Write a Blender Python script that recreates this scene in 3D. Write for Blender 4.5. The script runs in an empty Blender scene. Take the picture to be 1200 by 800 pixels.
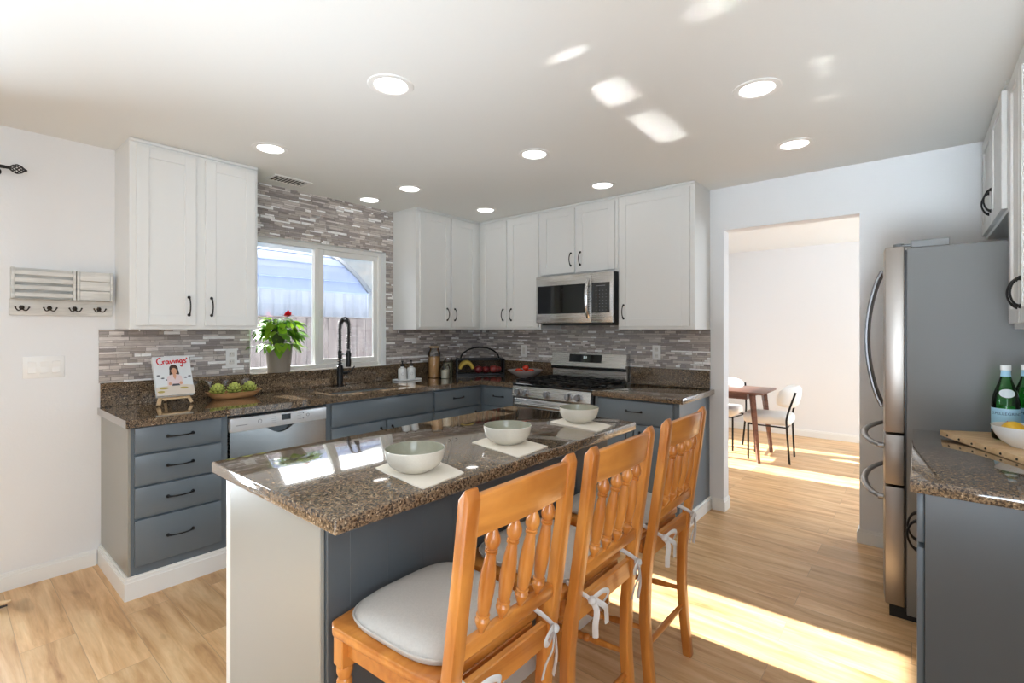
import bpy, bmesh, math, random
from mathutils import Vector, Matrix
random.seed(7)
PI = math.pi
S = bpy.context.scene
COL = S.collection

# ------------------------------------------------------------------ camera
cam_d = bpy.data.cameras.new('camera')
cam = bpy.data.objects.new('camera', cam_d)
COL.objects.link(cam)
S.camera = cam
F_PX = 568.42
cam_d.sensor_width = 36.0
cam_d.lens = F_PX / 1200 * 36.0
cam_d.shift_y = -(400 - 386.12) / 1200
cam_d.clip_start = 0.02
cam.location = (3.6812, -3.8342, 1.3702)
cam.rotation_euler = (PI / 2, 0, 0.69711)

# ------------------------------------------------------------------ view, world, sun, daylight, added fill
S.view_settings.view_transform = 'Standard'
S.view_settings.look = 'None'
S.view_settings.gamma = 1.0
S.view_settings.use_curve_mapping = False
S.view_settings.exposure = 0.25
S.cycles.max_bounces = 12
S.cycles.diffuse_bounces = 6
S.cycles.glossy_bounces = 5
S.cycles.transparent_max_bounces = 16
S.cycles.caustics_reflective = False
S.cycles.caustics_refractive = False
S.cycles.sample_clamp_indirect = 6.0

SUN_TAN = 0.53
SUN_DIR = Vector((1.0, 0.02, -SUN_TAN)).normalized()      # direction the sunlight travels


def build_world():
    w = bpy.data.worlds.new('sky')
    S.world = w
    w.use_nodes = True
    nt = w.node_tree
    nt.nodes.clear()
    N = nt.nodes.new
    L = nt.links.new
    out = N('ShaderNodeOutputWorld')
    bg = N('ShaderNodeBackground')
    tc = N('ShaderNodeTexCoord')
    sep = N('ShaderNodeSeparateXYZ')
    L(tc.outputs['Generated'], sep.inputs[0])
    ramp = N('ShaderNodeValToRGB')
    e = ramp.color_ramp.elements
    e[0].position = 0.0
    e[0].color = (0.32, 0.36, 0.36, 1)
    e[1].position = 0.62
    e[1].color = (0.62, 0.80, 1.0, 1)
    a = ramp.color_ramp.elements.new(0.50)
    a.color = (0.62, 0.74, 0.84, 1)
    b = ramp.color_ramp.elements.new(0.56)
    b.color = (0.62, 0.80, 0.98, 1)
    mp = N('ShaderNodeMapRange')
    mp.inputs['From Min'].default_value = -1
    mp.inputs['From Max'].default_value = 1
    L(sep.outputs['Z'], mp.inputs['Value'])
    L(mp.outputs[0], ramp.inputs[0])
    # thin bright cloud
    noi = N('ShaderNodeTexNoise')
    noi.inputs['Scale'].default_value = 5.0
    noi.inputs['Detail'].default_value = 6.0
    noi.inputs['Roughness'].default_value = 0.62
    mpg = N('ShaderNodeMapping')
    mpg.inputs['Scale'].default_value = (1, 1, 3.5)
    L(tc.outputs['Generated'], mpg.inputs[0])
    L(mpg.outputs[0], noi.inputs['Vector'])
    cr = N('ShaderNodeValToRGB')
    cr.color_ramp.elements[0].position = 0.40
    cr.color_ramp.elements[1].position = 0.60
    L(noi.outputs['Fac'], cr.inputs[0])
    mix = N('ShaderNodeMixRGB')
    mix.inputs[2].default_value = (1.02, 1.02, 1.02, 1)
    L(cr.outputs[0], mix.inputs[0])
    L(ramp.outputs[0], mix.inputs[1])
    # glow of the sky around the sun
    dot = N('ShaderNodeVectorMath')
    dot.operation = 'DOT_PRODUCT'
    L(tc.outputs['Generated'], dot.inputs[0])
    dot.inputs[1].default_value = tuple(-SUN_DIR)
    gl = N('ShaderNodeMapRange')
    gl.interpolation_type = 'SMOOTHSTEP'
    gl.inputs['From Min'].default_value = 0.66
    gl.inputs['From Max'].default_value = 1.0
    gl.inputs['To Min'].default_value = 0.0
    gl.inputs['To Max'].default_value = 26.0
    L(dot.outputs['Value'], gl.inputs['Value'])
    add = N('ShaderNodeMixRGB')
    add.blend_type = 'ADD'
    add.inputs[0].default_value = 1.0
    L(mix.outputs[0], add.inputs[1])
    comb = N('ShaderNodeCombineXYZ')
    hi = N('ShaderNodeMapRange')
    hi.interpolation_type = 'SMOOTHSTEP'
    hi.inputs['From Min'].default_value = 0.17
    hi.inputs['From Max'].default_value = 0.34
    L(sep.outputs['Z'], hi.inputs['Value'])
    gm = N('ShaderNodeMath')
    gm.operation = 'MULTIPLY'
    L(gl.outputs[0], gm.inputs[0])
    L(hi.outputs[0], gm.inputs[1])
    for i in range(3):
        L(gm.outputs[0], comb.inputs[i])
    L(comb.outputs[0], add.inputs[2])
    L(add.outputs[0], bg.inputs[0])
    bg.inputs[1].default_value = 0.56
    L(bg.outputs[0], out.inputs[0])


build_world()


def lamp(name, kind, loc, direction, energy, color=(1, 1, 1), size=None, size_y=None, spread=None, angle=None):
    d = bpy.data.lights.new(name, kind)
    d.energy = energy
    d.color = color
    if kind == 'AREA':
        d.shape = 'RECTANGLE'
        d.size = size
        d.size_y = size_y
        if spread is not None:
            d.spread = spread
    if kind == 'SUN':
        d.angle = angle
    o = bpy.data.objects.new(name, d)
    COL.objects.link(o)
    o.location = loc
    o.rotation_euler = Vector(direction).to_track_quat('-Z', 'Y').to_euler()
    return o


lamp('sun', 'SUN', (-6, -2, 6), SUN_DIR, 22.0, (1.0, 1.0, 1.0), angle=math.radians(0.55))
# daylight lamps at the sliding door and left dining window, plus added fill
COOL = (0.76, 0.88, 1.0)
lamp('daylight_slider', 'AREA', (-0.35, -3.97, 1.1), (1, 0.1, -0.05), 100, COOL, 0.45, 1.9)
lamp('added_fill_back', 'AREA', (2.3, -7.1, 1.45), (0, 1, 0.05), 5, COOL, 3.6, 1.9)  # added soft fill from behind the camera
lamp('added_fill_side', 'AREA', (4.2, -4.0, 1.6), (-1, 0.25, 0.1), 24, COOL, 1.0, 1.4)  # added fill lamp standing before the solid right wall
lamp('added_fill_overhead', 'AREA', (2.3, -5.2, 2.38), (0, 0, -1), 18, COOL, 2.4, 1.6)  # added overhead fill, out of view behind the camera
lamp('daylight_dining_left', 'AREA', (-0.35, 1.85, 1.5), (1, 0, 0), 33, COOL, 1.2, 1.2)
lamp('added_fill_dining', 'AREA', (5.55, 2.65, 1.4), (-1, -0.1, 0), 75, COOL, 1.2, 1.7)  # added lamp, out of view, to brighten the dining room
# added unseen lamps behind the camera, aimed at the ceiling as bounce fill
lamp('added_bounce_right', 'AREA', (3.9, -4.4, 0.8), (-0.1, 2.5, 1), 5.5, COOL, 0.8, 0.8, math.radians(40))
lamp('added_bounce_left', 'AREA', (2.2, -5.0, 0.6), (-0.1, 1.5, 1), 4.6, COOL, 1.2, 1.2, math.radians(60))
lamp('added_bounce_high', 'AREA', (3.5, -4.7, 0.6), (-0.9, 1.0, 1), 4.0, COOL, 0.8, 0.8, math.radians(60))


# ------------------------------------------------------------------ materials
def srgb(r, g, b):
    def f(c):
        c = c / 255.0
        return c / 12.92 if c <= 0.04045 else ((c + 0.055) / 1.055) ** 2.4
    return (f(r), f(g), f(b), 1.0)


def base_mat(name):
    m = bpy.data.materials.new(name)
    m.use_nodes = True
    return m, m.node_tree, m.node_tree.nodes['Principled BSDF']


def mat(name, col, rough=0.5, metal=0.0, noise=0.0, nscale=40.0, bump=0.0, bscale=200.0, coat=0.0, spec=0.5, emit=None, estr=0.0, sss=0.0):
    m, nt, p = base_mat(name)
    p.inputs['Base Color'].default_value = col
    p.inputs['Roughness'].default_value = rough
    p.inputs['Metallic'].default_value = metal
    p.inputs['Coat Weight'].default_value = coat
    p.inputs['Coat Roughness'].default_value = 0.08
    p.inputs['Specular IOR Level'].default_value = spec
    if emit:
        p.inputs['Emission Color'].default_value = emit
        p.inputs['Emission Strength'].default_value = estr
    N, L = nt.nodes.new, nt.links.new
    tc = N('ShaderNodeTexCoord')
    if noise > 0:
        n = N('ShaderNodeTexNoise')
        n.inputs['Scale'].default_value = nscale
        n.inputs['Detail'].default_value = 4
        L(tc.outputs['Object'], n.inputs['Vector'])
        mx = N('ShaderNodeMixRGB')
        mx.inputs[1].default_value = tuple(c * (1 - noise) for c in col[:3]) + (1,)
        mx.inputs[2].default_value = tuple(min(1, c * (1 + noise)) for c in col[:3]) + (1,)
        L(n.outputs['Fac'], mx.inputs[0])
        L(mx.outputs[0], p.inputs['Base Color'])
    if bump > 0:
        n2 = N('ShaderNodeTexNoise')
        n2.inputs['Scale'].default_value = bscale
        n2.inputs['Detail'].default_value = 3
        L(tc.outputs['Object'], n2.inputs['Vector'])
        bp = N('ShaderNodeBump')
        bp.inputs['Strength'].default_value = bump
        bp.inputs['Distance'].default_value = 0.003
        L(n2.outputs['Fac'], bp.inputs['Height'])
        L(bp.outputs[0], p.inputs['Normal'])
    return m


def glass_mat(name, tint=(1, 1, 1, 1), rough=0.0, ior=1.45, streak=False):
    m, nt, p = base_mat(name)
    nt.nodes.remove(p)
    N, L = nt.nodes.new, nt.links.new
    out = nt.nodes['Material Output']
    tr = N('ShaderNodeBsdfTransparent')
    tr.inputs[0].default_value = tint
    gl = N('ShaderNodeBsdfGlossy')
    gl.inputs['Roughness'].default_value = rough
    fr = N('ShaderNodeFresnel')
    fr.inputs['IOR'].default_value = ior
    mx = N('ShaderNodeMixShader')
    L(fr.outputs[0], mx.inputs[0])
    L(tr.outputs[0], mx.inputs[1])
    L(gl.outputs[0], mx.inputs[2])
    last = mx
    if streak:                                  # dried water marks on the old panes
        tc = N('ShaderNodeTexCoord')
        mp = N('ShaderNodeMapping')
        mp.inputs['Scale'].default_value = (30, 30, 5)
        n = N('ShaderNodeTexNoise')
        n.inputs['Scale'].default_value = 1.6
        n.inputs['Detail'].default_value = 6
        n.inputs['Roughness'].default_value = 0.65
        L(tc.outputs['Object'], mp.inputs[0])
        L(mp.outputs[0], n.inputs['Vector'])
        r = N('ShaderNodeValToRGB')
        r.color_ramp.elements[0].position = 0.42
        r.color_ramp.elements[0].color = (0.003, 0.003, 0.003, 1)
        r.color_ramp.elements[1].position = 0.78
        r.color_ramp.elements[1].color = (0.022, 0.022, 0.022, 1)
        L(n.outputs['Fac'], r.inputs[0])
        df = N('ShaderNodeBsdfTranslucent')
        df.inputs[0].default_value = (0.80, 0.84, 0.9, 1)
        m2 = N('ShaderNodeMixShader')
        L(r.outputs[0], m2.inputs[0])
        L(mx.outputs[0], m2.inputs[1])
        L(df.outputs[0], m2.inputs[2])
        last = m2
    L(last.outputs[0], out.inputs[0])
    return m


def granite_mat():
    m, nt, p = base_mat('granite')
    N, L = nt.nodes.new, nt.links.new
    tc = N('ShaderNodeTexCoord')
    v = N('ShaderNodeTexVoronoi')
    v.inputs['Scale'].default_value = 210
    n = N('ShaderNodeTexNoise')
    n.inputs['Scale'].default_value = 110
    n.inputs['Detail'].default_value = 6
    n.inputs['Roughness'].default_value = 0.7
    geo = N('ShaderNodeNewGeometry')
    for q in (v, n):
        L(geo.outputs['Position'], q.inputs['Vector'])
    sep = N('ShaderNodeSeparateColor')
    L(v.outputs['Color'], sep.inputs[0])
    add = N('ShaderNodeMath')
    add.operation = 'MULTIPLY_ADD'
    L(sep.outputs[0], add.inputs[0])
    add.inputs[1].default_value = 0.55
    sc = N('ShaderNodeMath')
    sc.operation = 'MULTIPLY_ADD'
    L(n.outputs['Fac'], sc.inputs[0])
    sc.inputs[1].default_value = 1.5
    sc.inputs[2].default_value = -0.52
    L(sc.outputs[0], add.inputs[2])
    r = N('ShaderNodeValToRGB')
    e = r.color_ramp.elements
    e[0].position = 0.16
    e[0].color = srgb(30, 26, 24)
    e[1].position = 0.92
    e[1].color = srgb(190, 170, 144)
    for pos, c in ((0.34, (66, 55, 46)), (0.52, (112, 92, 71)), (0.62, (138, 117, 91)), (0.70, (88, 75, 64)), (0.80, (156, 134, 105))):
        x = r.color_ramp.elements.new(pos)
        x.color = srgb(*c)
    L(add.outputs[0], r.inputs[0])
    L(r.outputs[0], p.inputs['Base Color'])
    p.inputs['Roughness'].default_value = 0.10
    p.inputs['Specular IOR Level'].default_value = 0.25
    p.inputs['Coat Weight'].default_value = 1.0
    p.inputs['Coat Roughness'].default_value = 0.015
    p.inputs['Coat IOR'].default_value = 1.52
    return m


def tile_mat():
    m, nt, p = base_mat('mosaic_tile')
    N, L = nt.nodes.new, nt.links.new

    def math_(op, a=None, b=None, c=None):
        q = N('ShaderNodeMath')
        q.operation = op
        for i, x in enumerate((a, b, c)):
            if x is None:
                continue
            if isinstance(x, (int, float)):
                q.inputs[i].default_value = x
            else:
                L(x, q.inputs[i])
        return q.outputs[0]

    geo = N('ShaderNodeNewGeometry')
    sp = N('ShaderNodeSeparateXYZ')
    L(geo.outputs['Position'], sp.inputs[0])
    u = math_('ADD', sp.outputs['X'], sp.outputs['Y'])
    # rows of two heights: a pair repeats every 34 mm, one 14 mm and one 20 mm
    zz = math_('DIVIDE', sp.outputs['Z'], 0.034)
    pr = math_('FLOOR', zz)
    fz = math_('FRACT', zz)
    up = math_('GREATER_THAN', fz, 0.41)
    row = math_('MULTIPLY_ADD', pr, 2.0, up)
    lo = math_('DIVIDE', fz, 0.41)
    hi = math_('DIVIDE', math_('SUBTRACT', fz, 0.41), 0.59)
    fzr = math_('ADD', math_('MULTIPLY', lo, math_('SUBTRACT', 1.0, up)), math_('MULTIPLY', hi, up))
    rowh = math_('ADD', math_('MULTIPLY', up, 0.006), 0.014)
    wn = N('ShaderNodeTexWhiteNoise')
    wn.noise_dimensions = '1D'
    L(row, wn.inputs['W'])
    ln = math_('MULTIPLY_ADD', wn.outputs['Value'], 0.13, 0.07)
    off = math_('MULTIPLY', wn.outputs['Value'], 37.3)
    uu = math_('ADD', math_('DIVIDE', u, ln), off)
    ci = math_('FLOOR', uu)
    fu = math_('FRACT', uu)
    # split some tiles in two at an uneven place
    comb = N('ShaderNodeCombineXYZ')
    L(ci, comb.inputs[0])
    L(row, comb.inputs[1])
    w2 = N('ShaderNodeTexWhiteNoise')
    w2.noise_dimensions = '3D'
    L(comb.outputs[0], w2.inputs['Vector'])
    cut = math_('MULTIPLY_ADD', w2.outputs['Value'], 1.3, 0.15)
    right = math_('GREATER_THAN', fu, cut)
    comb2 = N('ShaderNodeCombineXYZ')
    L(ci, comb2.inputs[0])
    L(row, comb2.inputs[1])
    L(math_('ADD', right, 3.0), comb2.inputs[2])
    w3 = N('ShaderNodeTexWhiteNoise')
    w3.noise_dimensions = '3D'
    L(comb2.outputs[0], w3.inputs['Vector'])
    # distance to the joints in metres
    du = math_('MULTIPLY', math_('MINIMUM', math_('MINIMUM', fu, math_('SUBTRACT', 1.0, fu)),
                                 math_('ABSOLUTE', math_('SUBTRACT', fu, cut))), ln)
    dz = math_('MULTIPLY', math_('MINIMUM', fzr, math_('SUBTRACT', 1.0, fzr)), rowh)
    dist = math_('MINIMUM', du, dz)
    tile = math_('GREATER_THAN', dist, 0.0008)
    ramp = N('ShaderNodeValToRGB')
    ramp.color_ramp.interpolation = 'CONSTANT'
    cols = [(0.0, (166, 158, 154)), (0.13, (190, 182, 177)), (0.26, (151, 143, 140)), (0.36, (205, 197, 191)), (0.47, (174, 165, 158)),
            (0.58, (194, 185, 178)), (0.67, (162, 155, 154)), (0.75, (220, 213, 209)), (0.84, (185, 178, 174)), (0.88, (248, 248, 248))]
    e = ramp.color_ramp.elements
    e[0].position = 0.0
    e[0].color = srgb(*cols[0][1])
    e[1].position = cols[-1][0]
    e[1].color = srgb(*cols[-1][1])
    for pos, c in cols[1:-1]:
        x = ramp.color_ramp.elements.new(pos)
        x.color = srgb(*c)
    L(w3.outputs['Value'], ramp.inputs[0])
    # stone veins
    mpv = N('ShaderNodeMapping')
    mpv.inputs['Scale'].default_value = (9, 9, 90)
    L(geo.outputs['Position'], mpv.inputs[0])
    nv = N('ShaderNodeTexNoise')
    nv.inputs['Scale'].default_value = 3.0
    nv.inputs['Detail'].default_value = 5
    L(mpv.outputs[0], nv.inputs['Vector'])
    vr = N('ShaderNodeMapRange')
    vr.inputs['From Min'].default_value = 0.3
    vr.inputs['From Max'].default_value = 0.7
    vr.inputs['To Min'].default_value = 0.80
    vr.inputs['To Max'].default_value = 1.12
    L(nv.outputs['Fac'], vr.inputs['Value'])
    vm = N('ShaderNodeVectorMath')
    vm.operation = 'SCALE'
    L(ramp.outputs[0], vm.inputs[0])
    L(vr.outputs[0], vm.inputs['Scale'])
    mx = N('ShaderNodeMixRGB')
    mx.inputs[1].default_value = srgb(122, 116, 112)
    L(tile, mx.inputs[0])
    L(vm.outputs[0], mx.inputs[2])
    L(mx.outputs[0], p.inputs['Base Color'])
    sepc = N('ShaderNodeSeparateColor')
    L(w3.outputs['Color'], sepc.inputs[0])
    glassy = math_('GREATER_THAN', sepc.outputs[1], 0.45)
    rg = math_('SUBTRACT', 0.42, math_('MULTIPLY', glassy, 0.30))
    L(rg, p.inputs['Roughness'])
    bp = N('ShaderNodeBump')
    bp.inputs['Strength'].default_value = 0.35
    bp.inputs['Distance'].default_value = 0.001
    L(tile, bp.inputs['Height'])
    L(bp.outputs[0], p.inputs['Normal'])
    return m


def plank_mat():
    m, nt, p = base_mat('oak_vinyl_plank')
    N, L = nt.nodes.new, nt.links.new
    geo = N('ShaderNodeNewGeometry')
    br = N('ShaderNodeTexBrick')
    br.offset = 0.37
    br.offset_frequency = 2
    br.inputs['Scale'].default_value = 1.0
    br.inputs['Brick Width'].default_value = 1.22
    br.inputs['Row Height'].default_value = 0.18
    br.inputs['Mortar Size'].default_value = 0.0012
    br.inputs['Mortar Smooth'].default_value = 0.0
    br.inputs['Color1'].default_value = (0, 0, 0, 1)
    br.inputs['Color2'].default_value = (1, 1, 1, 1)
    br.inputs['Mortar'].default_value = (0.4, 0.4, 0.4, 1)
    L(geo.outputs['Position'], br.inputs['Vector'])
    # grain runs along the plank (x), shifted from plank to plank
    sep = N('ShaderNodeSeparateColor')
    L(br.outputs['Color'], sep.inputs[0])
    comb = N('ShaderNodeCombineXYZ')
    mul = N('ShaderNodeMath')
    mul.operation = 'MULTIPLY'
    mul.inputs[1].default_value = 30.0
    L(sep.outputs[0], mul.inputs[0])
    L(mul.outputs[0], comb.inputs[2])
    va = N('ShaderNodeVectorMath')
    va.operation = 'ADD'
    L(geo.outputs['Position'], va.inputs[0])
    L(comb.outputs[0], va.inputs[1])

    def noise(scale, sx, sy, detail, rough=0.6, dist=0.0):
        mp = N('ShaderNodeMapping')
        mp.inputs['Scale'].default_value = (sx, sy, 1)
        L(va.outputs[0], mp.inputs[0])
        n = N('ShaderNodeTexNoise')
        n.inputs['Scale'].default_value = scale
        n.inputs['Detail'].default_value = detail
        n.inputs['Roughness'].default_value = rough
        n.inputs['Distortion'].default_value = dist
        L(mp.outputs[0], n.inputs['Vector'])
        return n.outputs['Fac']

    g1 = noise(1.0, 2.0, 17, 6, 0.60, 0.6)
    g2 = noise(1.0, 5, 130, 4, 0.6)
    r = N('ShaderNodeValToRGB')
    e = r.color_ramp.elements
    e[0].position = 0.27
    e[0].color = srgb(166, 120, 76)
    e[1].position = 0.75
    e[1].color = srgb(234, 201, 156)
    x = r.color_ramp.elements.new(0.43)
    x.color = srgb(204, 159, 110)
    x = r.color_ramp.elements.new(0.56)
    x.color = srgb(219, 179, 131)
    L(g1, r.inputs[0])
    # plank to plank tone
    tone = N('ShaderNodeMapRange')
    tone.inputs['To Min'].default_value = 0.90
    tone.inputs['To Max'].default_value = 1.08
    L(sep.outputs[0], tone.inputs['Value'])
    fine = N('ShaderNodeMapRange')
    fine.inputs['From Min'].default_value = 0.3
    fine.inputs['From Max'].default_value = 0.7
    fine.inputs['To Min'].default_value = 0.93
    fine.inputs['To Max'].default_value = 1.05
    L(g2, fine.inputs['Value'])
    mm = N('ShaderNodeMath')
    mm.operation = 'MULTIPLY'
    L(tone.outputs[0], mm.inputs[0])
    L(fine.outputs[0], mm.inputs[1])
    # knots
    kn = noise(1.0, 2.6, 5.5, 2, 0.5)
    kr = N('ShaderNodeMapRange')
    kr.inputs['From Min'].default_value = 0.70
    kr.inputs['From Max'].default_value = 0.80
    kr.inputs['To Min'].default_value = 1.0
    kr.inputs['To Max'].default_value = 0.66
    L(kn, kr.inputs['Value'])
    m3 = N('ShaderNodeMath')
    m3.operation = 'MULTIPLY'
    L(mm.outputs[0], m3.inputs[0])
    L(kr.outputs[0], m3.inputs[1])
    vs = N('ShaderNodeVectorMath')
    vs.operation = 'SCALE'
    L(r.outputs[0], vs.inputs[0])
    L(m3.outputs[0], vs.inputs['Scale'])
    mx = N('ShaderNodeMixRGB')
    L(br.outputs['Fac'], mx.inputs[0])
    L(vs.outputs[0], mx.inputs[1])
    mx.inputs[2].default_value = srgb(178, 144, 108)
    L(mx.outputs[0], p.inputs['Base Color'])
    p.inputs['Roughness'].default_value = 0.36
    bp = N('ShaderNodeBump')
    bp.inputs['Strength'].default_value = 0.12
    bp.inputs['Distance'].default_value = 0.002
    L(g2, bp.inputs['Height'])
    L(bp.outputs[0], p.inputs['Normal'])
    return m


def wood_mat(name, c1, c2, rough=0.3, sx=3, sy=3, sz=30, coat=0.0):
    m, nt, p = base_mat(name)
    N, L = nt.nodes.new, nt.links.new
    tc = N('ShaderNodeTexCoord')
    mp = N('ShaderNodeMapping')
    mp.inputs['Scale'].default_value = (sx, sy, sz)
    L(tc.outputs['Object'], mp.inputs[0])
    n = N('ShaderNodeTexNoise')
    n.inputs['Scale'].default_value = 2.0
    n.inputs['Detail'].default_value = 5
    n.inputs['Distortion'].default_value = 0.8
    L(mp.outputs[0], n.inputs['Vector'])
    r = N('ShaderNodeValToRGB')
    r.color_ramp.elements[0].position = 0.32
    r.color_ramp.elements[0].color = c1
    r.color_ramp.elements[1].position = 0.68
    r.color_ramp.elements[1].color = c2
    L(n.outputs['Fac'], r.inputs[0])
    L(r.outputs[0], p.inputs['Base Color'])
    p.inputs['Roughness'].default_value = rough
    p.inputs['Coat Weight'].default_value = coat
    p.inputs['Coat Roughness'].default_value = 0.12
    return m


def steel_mat(name, col, rough, axis):
    m, nt, p = base_mat(name)
    N, L = nt.nodes.new, nt.links.new
    tc = N('ShaderNodeTexCoord')
    mp = N('ShaderNodeMapping')
    sc = [600, 600, 600]
    sc[axis] = 3
    mp.inputs['Scale'].default_value = sc
    L(tc.outputs['Object'], mp.inputs[0])
    n = N('ShaderNodeTexNoise')
    n.inputs['Scale'].default_value = 1.0
    n.inputs['Detail'].default_value = 2
    L(mp.outputs[0], n.inputs['Vector'])
    r = N('ShaderNodeMapRange')
    r.inputs['To Min'].default_value = rough - 0.05
    r.inputs['To Max'].default_value = rough + 0.07
    L(n.outputs['Fac'], r.inputs['Value'])
    L(r.outputs[0], p.inputs['Roughness'])
    p.inputs['Base Color'].default_value = col
    p.inputs['Metallic'].default_value = 1.0
    return m


M = {}
M['wall'] = mat('wall_paint', srgb(231, 232, 233), 0.55, bump=0.25, bscale=70)
M['ceiling'] = mat('ceiling_paint', srgb(232, 233, 230), 0.6, bump=0.12, bscale=60)
M['trim'] = mat('white_trim_paint', srgb(236, 236, 233), 0.35)
M['floor'] = plank_mat()
M['granite'] = granite_mat()
M['tile'] = tile_mat()
M['cab_light'] = mat('light_cabinet_paint', srgb(228, 229, 227), 0.28, noise=0.01, nscale=3)
M['cab_dark'] = mat('slate_cabinet_paint', srgb(102, 112, 120), 0.30, noise=0.02, nscale=4)
M['cab_dark_shaded'] = mat('slate_paint_shaded', srgb(82, 88, 92), 0.32, noise=0.02, nscale=4)  # slate paint darkened: the shade on these panels is put into the colour
M['greige'] = mat('greige_end_panel', srgb(150, 149, 141), 0.32, noise=0.02, nscale=3)
M['black'] = mat('black_metal', srgb(22, 22, 23), 0.35, 0.4)
M['blackplastic'] = mat('black_plastic', srgb(18, 18, 19), 0.35)
M['blackgloss'] = mat('black_glass', srgb(10, 11, 12), 0.04, spec=0.8)
M['steel'] = steel_mat('brushed_steel', srgb(205, 204, 202), 0.26, 0)
M['steel_v'] = steel_mat('brushed_steel_door', srgb(164, 157, 150), 0.38, 1)
M['steel_h'] = steel_mat('satin_handle_steel', srgb(150, 150, 152), 0.30, 2)
M['chrome'] = mat('polished_steel', srgb(214, 214, 214), 0.12, 1.0)
M['fridge_side'] = mat('grey_fridge_side', srgb(116, 117, 117), 0.42, bump=0.05, bscale=900)
M['dw_grey'] = mat('dishwasher_panel', srgb(206, 209, 212), 0.3, 0.2)
M['white'] = mat('white_plastic', srgb(238, 238, 236), 0.35)
M['offwhite'] = mat('off_white_plastic', srgb(222, 220, 214), 0.4)
M['lens'] = mat('light_diffuser', (1, 1, 1, 1), 0.5, emit=(1, 0.98, 0.95, 1), estr=5.0)
M['glass'] = glass_mat('clear_glass', (0.95, 0.97, 0.97, 1))
M['pane'] = glass_mat('window_glass', (0.97, 0.98, 0.98, 1), streak=True)
M['pane_clean'] = glass_mat('slider_glass', (0.97, 0.98, 0.98, 1))
M['honey'] = wood_mat('honey_oak', srgb(170, 98, 36), srgb(208, 138, 62), 0.28, 8, 8, 1.6, coat=0.35)
M['honey_h'] = wood_mat('honey_oak_rail', srgb(174, 102, 38), srgb(210, 140, 64), 0.28, 10, 1.6, 10, coat=0.35)
M['cushion'] = mat('grey_linen_cushion', srgb(190, 185, 178), 0.9, noise=0.10, nscale=160, bump=0.5, bscale=700)
M['ties'] = mat('grey_cotton_tie', srgb(198, 195, 192), 0.9, bump=0.3, bscale=600)
M['napkin'] = mat('cream_napkin', srgb(232, 225, 212), 0.9, noise=0.04, nscale=300, bump=0.35, bscale=800)
M['bowl_out'] = mat('speckled_glaze', srgb(214, 209, 196), 0.22, noise=0.08, nscale=260)
M['bowl_in'] = mat('sage_glaze', srgb(152, 151, 133), 0.18, noise=0.08, nscale=120)
M['walnut'] = wood_mat('walnut', srgb(92, 58, 44), srgb(128, 86, 68), 0.3, 2, 14, 14)
M['boucle'] = mat('white_boucle', srgb(236, 234, 230), 0.95, bump=0.9, bscale=150)
M['plantpot'] = mat('taupe_plastic_pot', srgb(132, 122, 110), 0.5)
M['soil'] = mat('potting_soil', srgb(48, 36, 28), 0.95, bump=0.8, bscale=90)
M['petal'] = mat('red_petal', srgb(205, 24, 38), 0.4)
M['palewood'] = wood_mat('pale_wood', srgb(206, 170, 124), srgb(230, 200, 158), 0.5, 3, 12, 12)
M['bowlwood'] = wood_mat('bowl_wood', srgb(168, 116, 72), srgb(206, 156, 106), 0.5, 12, 3, 12)
M['whitewash'] = wood_mat('whitewashed_wood', srgb(196, 196, 192), srgb(226, 225, 221), 0.7, 20, 3, 20)
M['hook'] = mat('dark_bronze_hook', srgb(60, 52, 46), 0.35, 0.8)
M['paper'] = mat('book_cover_paper', srgb(222, 226, 228), 0.3)
M['pages'] = mat('book_pages', srgb(240, 236, 226), 0.8)
M['red'] = mat('red_ink', srgb(214, 36, 44), 0.4)
M['hair'] = mat('printed_brown_hair', srgb(66, 44, 36), 0.4)
M['skin'] = mat('printed_skin', srgb(214, 160, 130), 0.4)
M['coatprint'] = mat('printed_pale_pink', srgb(226, 206, 206), 0.4)
M['darkprint'] = mat('printed_dark_grey', srgb(70, 72, 80), 0.4)
M['foodprint'] = mat('printed_food', srgb(178, 160, 84), 0.4)
M['tableprint'] = mat('printed_beige', srgb(218, 206, 192), 0.4)
M['artichoke'] = mat('artichoke_green', srgb(158, 172, 66), 0.6)
_nt = M['artichoke'].node_tree
_at = _nt.nodes.new('ShaderNodeAttribute')
_at.attribute_name = 'tone'
_rp = _nt.nodes.new('ShaderNodeValToRGB')
_rp.color_ramp.elements[0].color = srgb(70, 84, 30)
_rp.color_ramp.elements[1].color = srgb(206, 214, 110)
_nt.links.new(_at.outputs['Fac'], _rp.inputs[0])
_nt.links.new(_rp.outputs[0], _nt.nodes['Principled BSDF'].inputs['Base Color'])
M['banana'] = mat('banana_yellow', srgb(222, 190, 84), 0.5, noise=0.12, nscale=25)
M['apple'] = mat('dark_red_apple', srgb(120, 34, 38), 0.3, noise=0.2, nscale=25)
M['onion'] = mat('red_onion_skin', srgb(168, 74, 68), 0.35, noise=0.25, nscale=30)
M['tomato'] = mat('tomato_red', srgb(222, 70, 48), 0.25, noise=0.15, nscale=18)
M['stemgreen'] = mat('stem_green', srgb(76, 96, 44), 0.6)
M['stembrown'] = mat('stem_brown', srgb(84, 60, 40), 0.7)
M['lentil'] = mat('orange_lentils', srgb(232, 164, 104), 0.7, noise=0.45, nscale=150, bump=0.8, bscale=160)
M['sugar'] = mat('pale_sugar', srgb(226, 218, 196), 0.8, noise=0.06, nscale=200, bump=0.4, bscale=300)
M['herbs'] = mat('grey_green_grain', srgb(150, 146, 120), 0.8, noise=0.3, nscale=180, bump=0.6, bscale=200)
M['ceramic'] = mat('white_ceramic', srgb(236, 238, 238), 0.15)
M['lemon'] = mat('lemon_yellow', srgb(242, 194, 52), 0.35, noise=0.05, nscale=40, bump=0.25, bscale=160)
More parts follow.
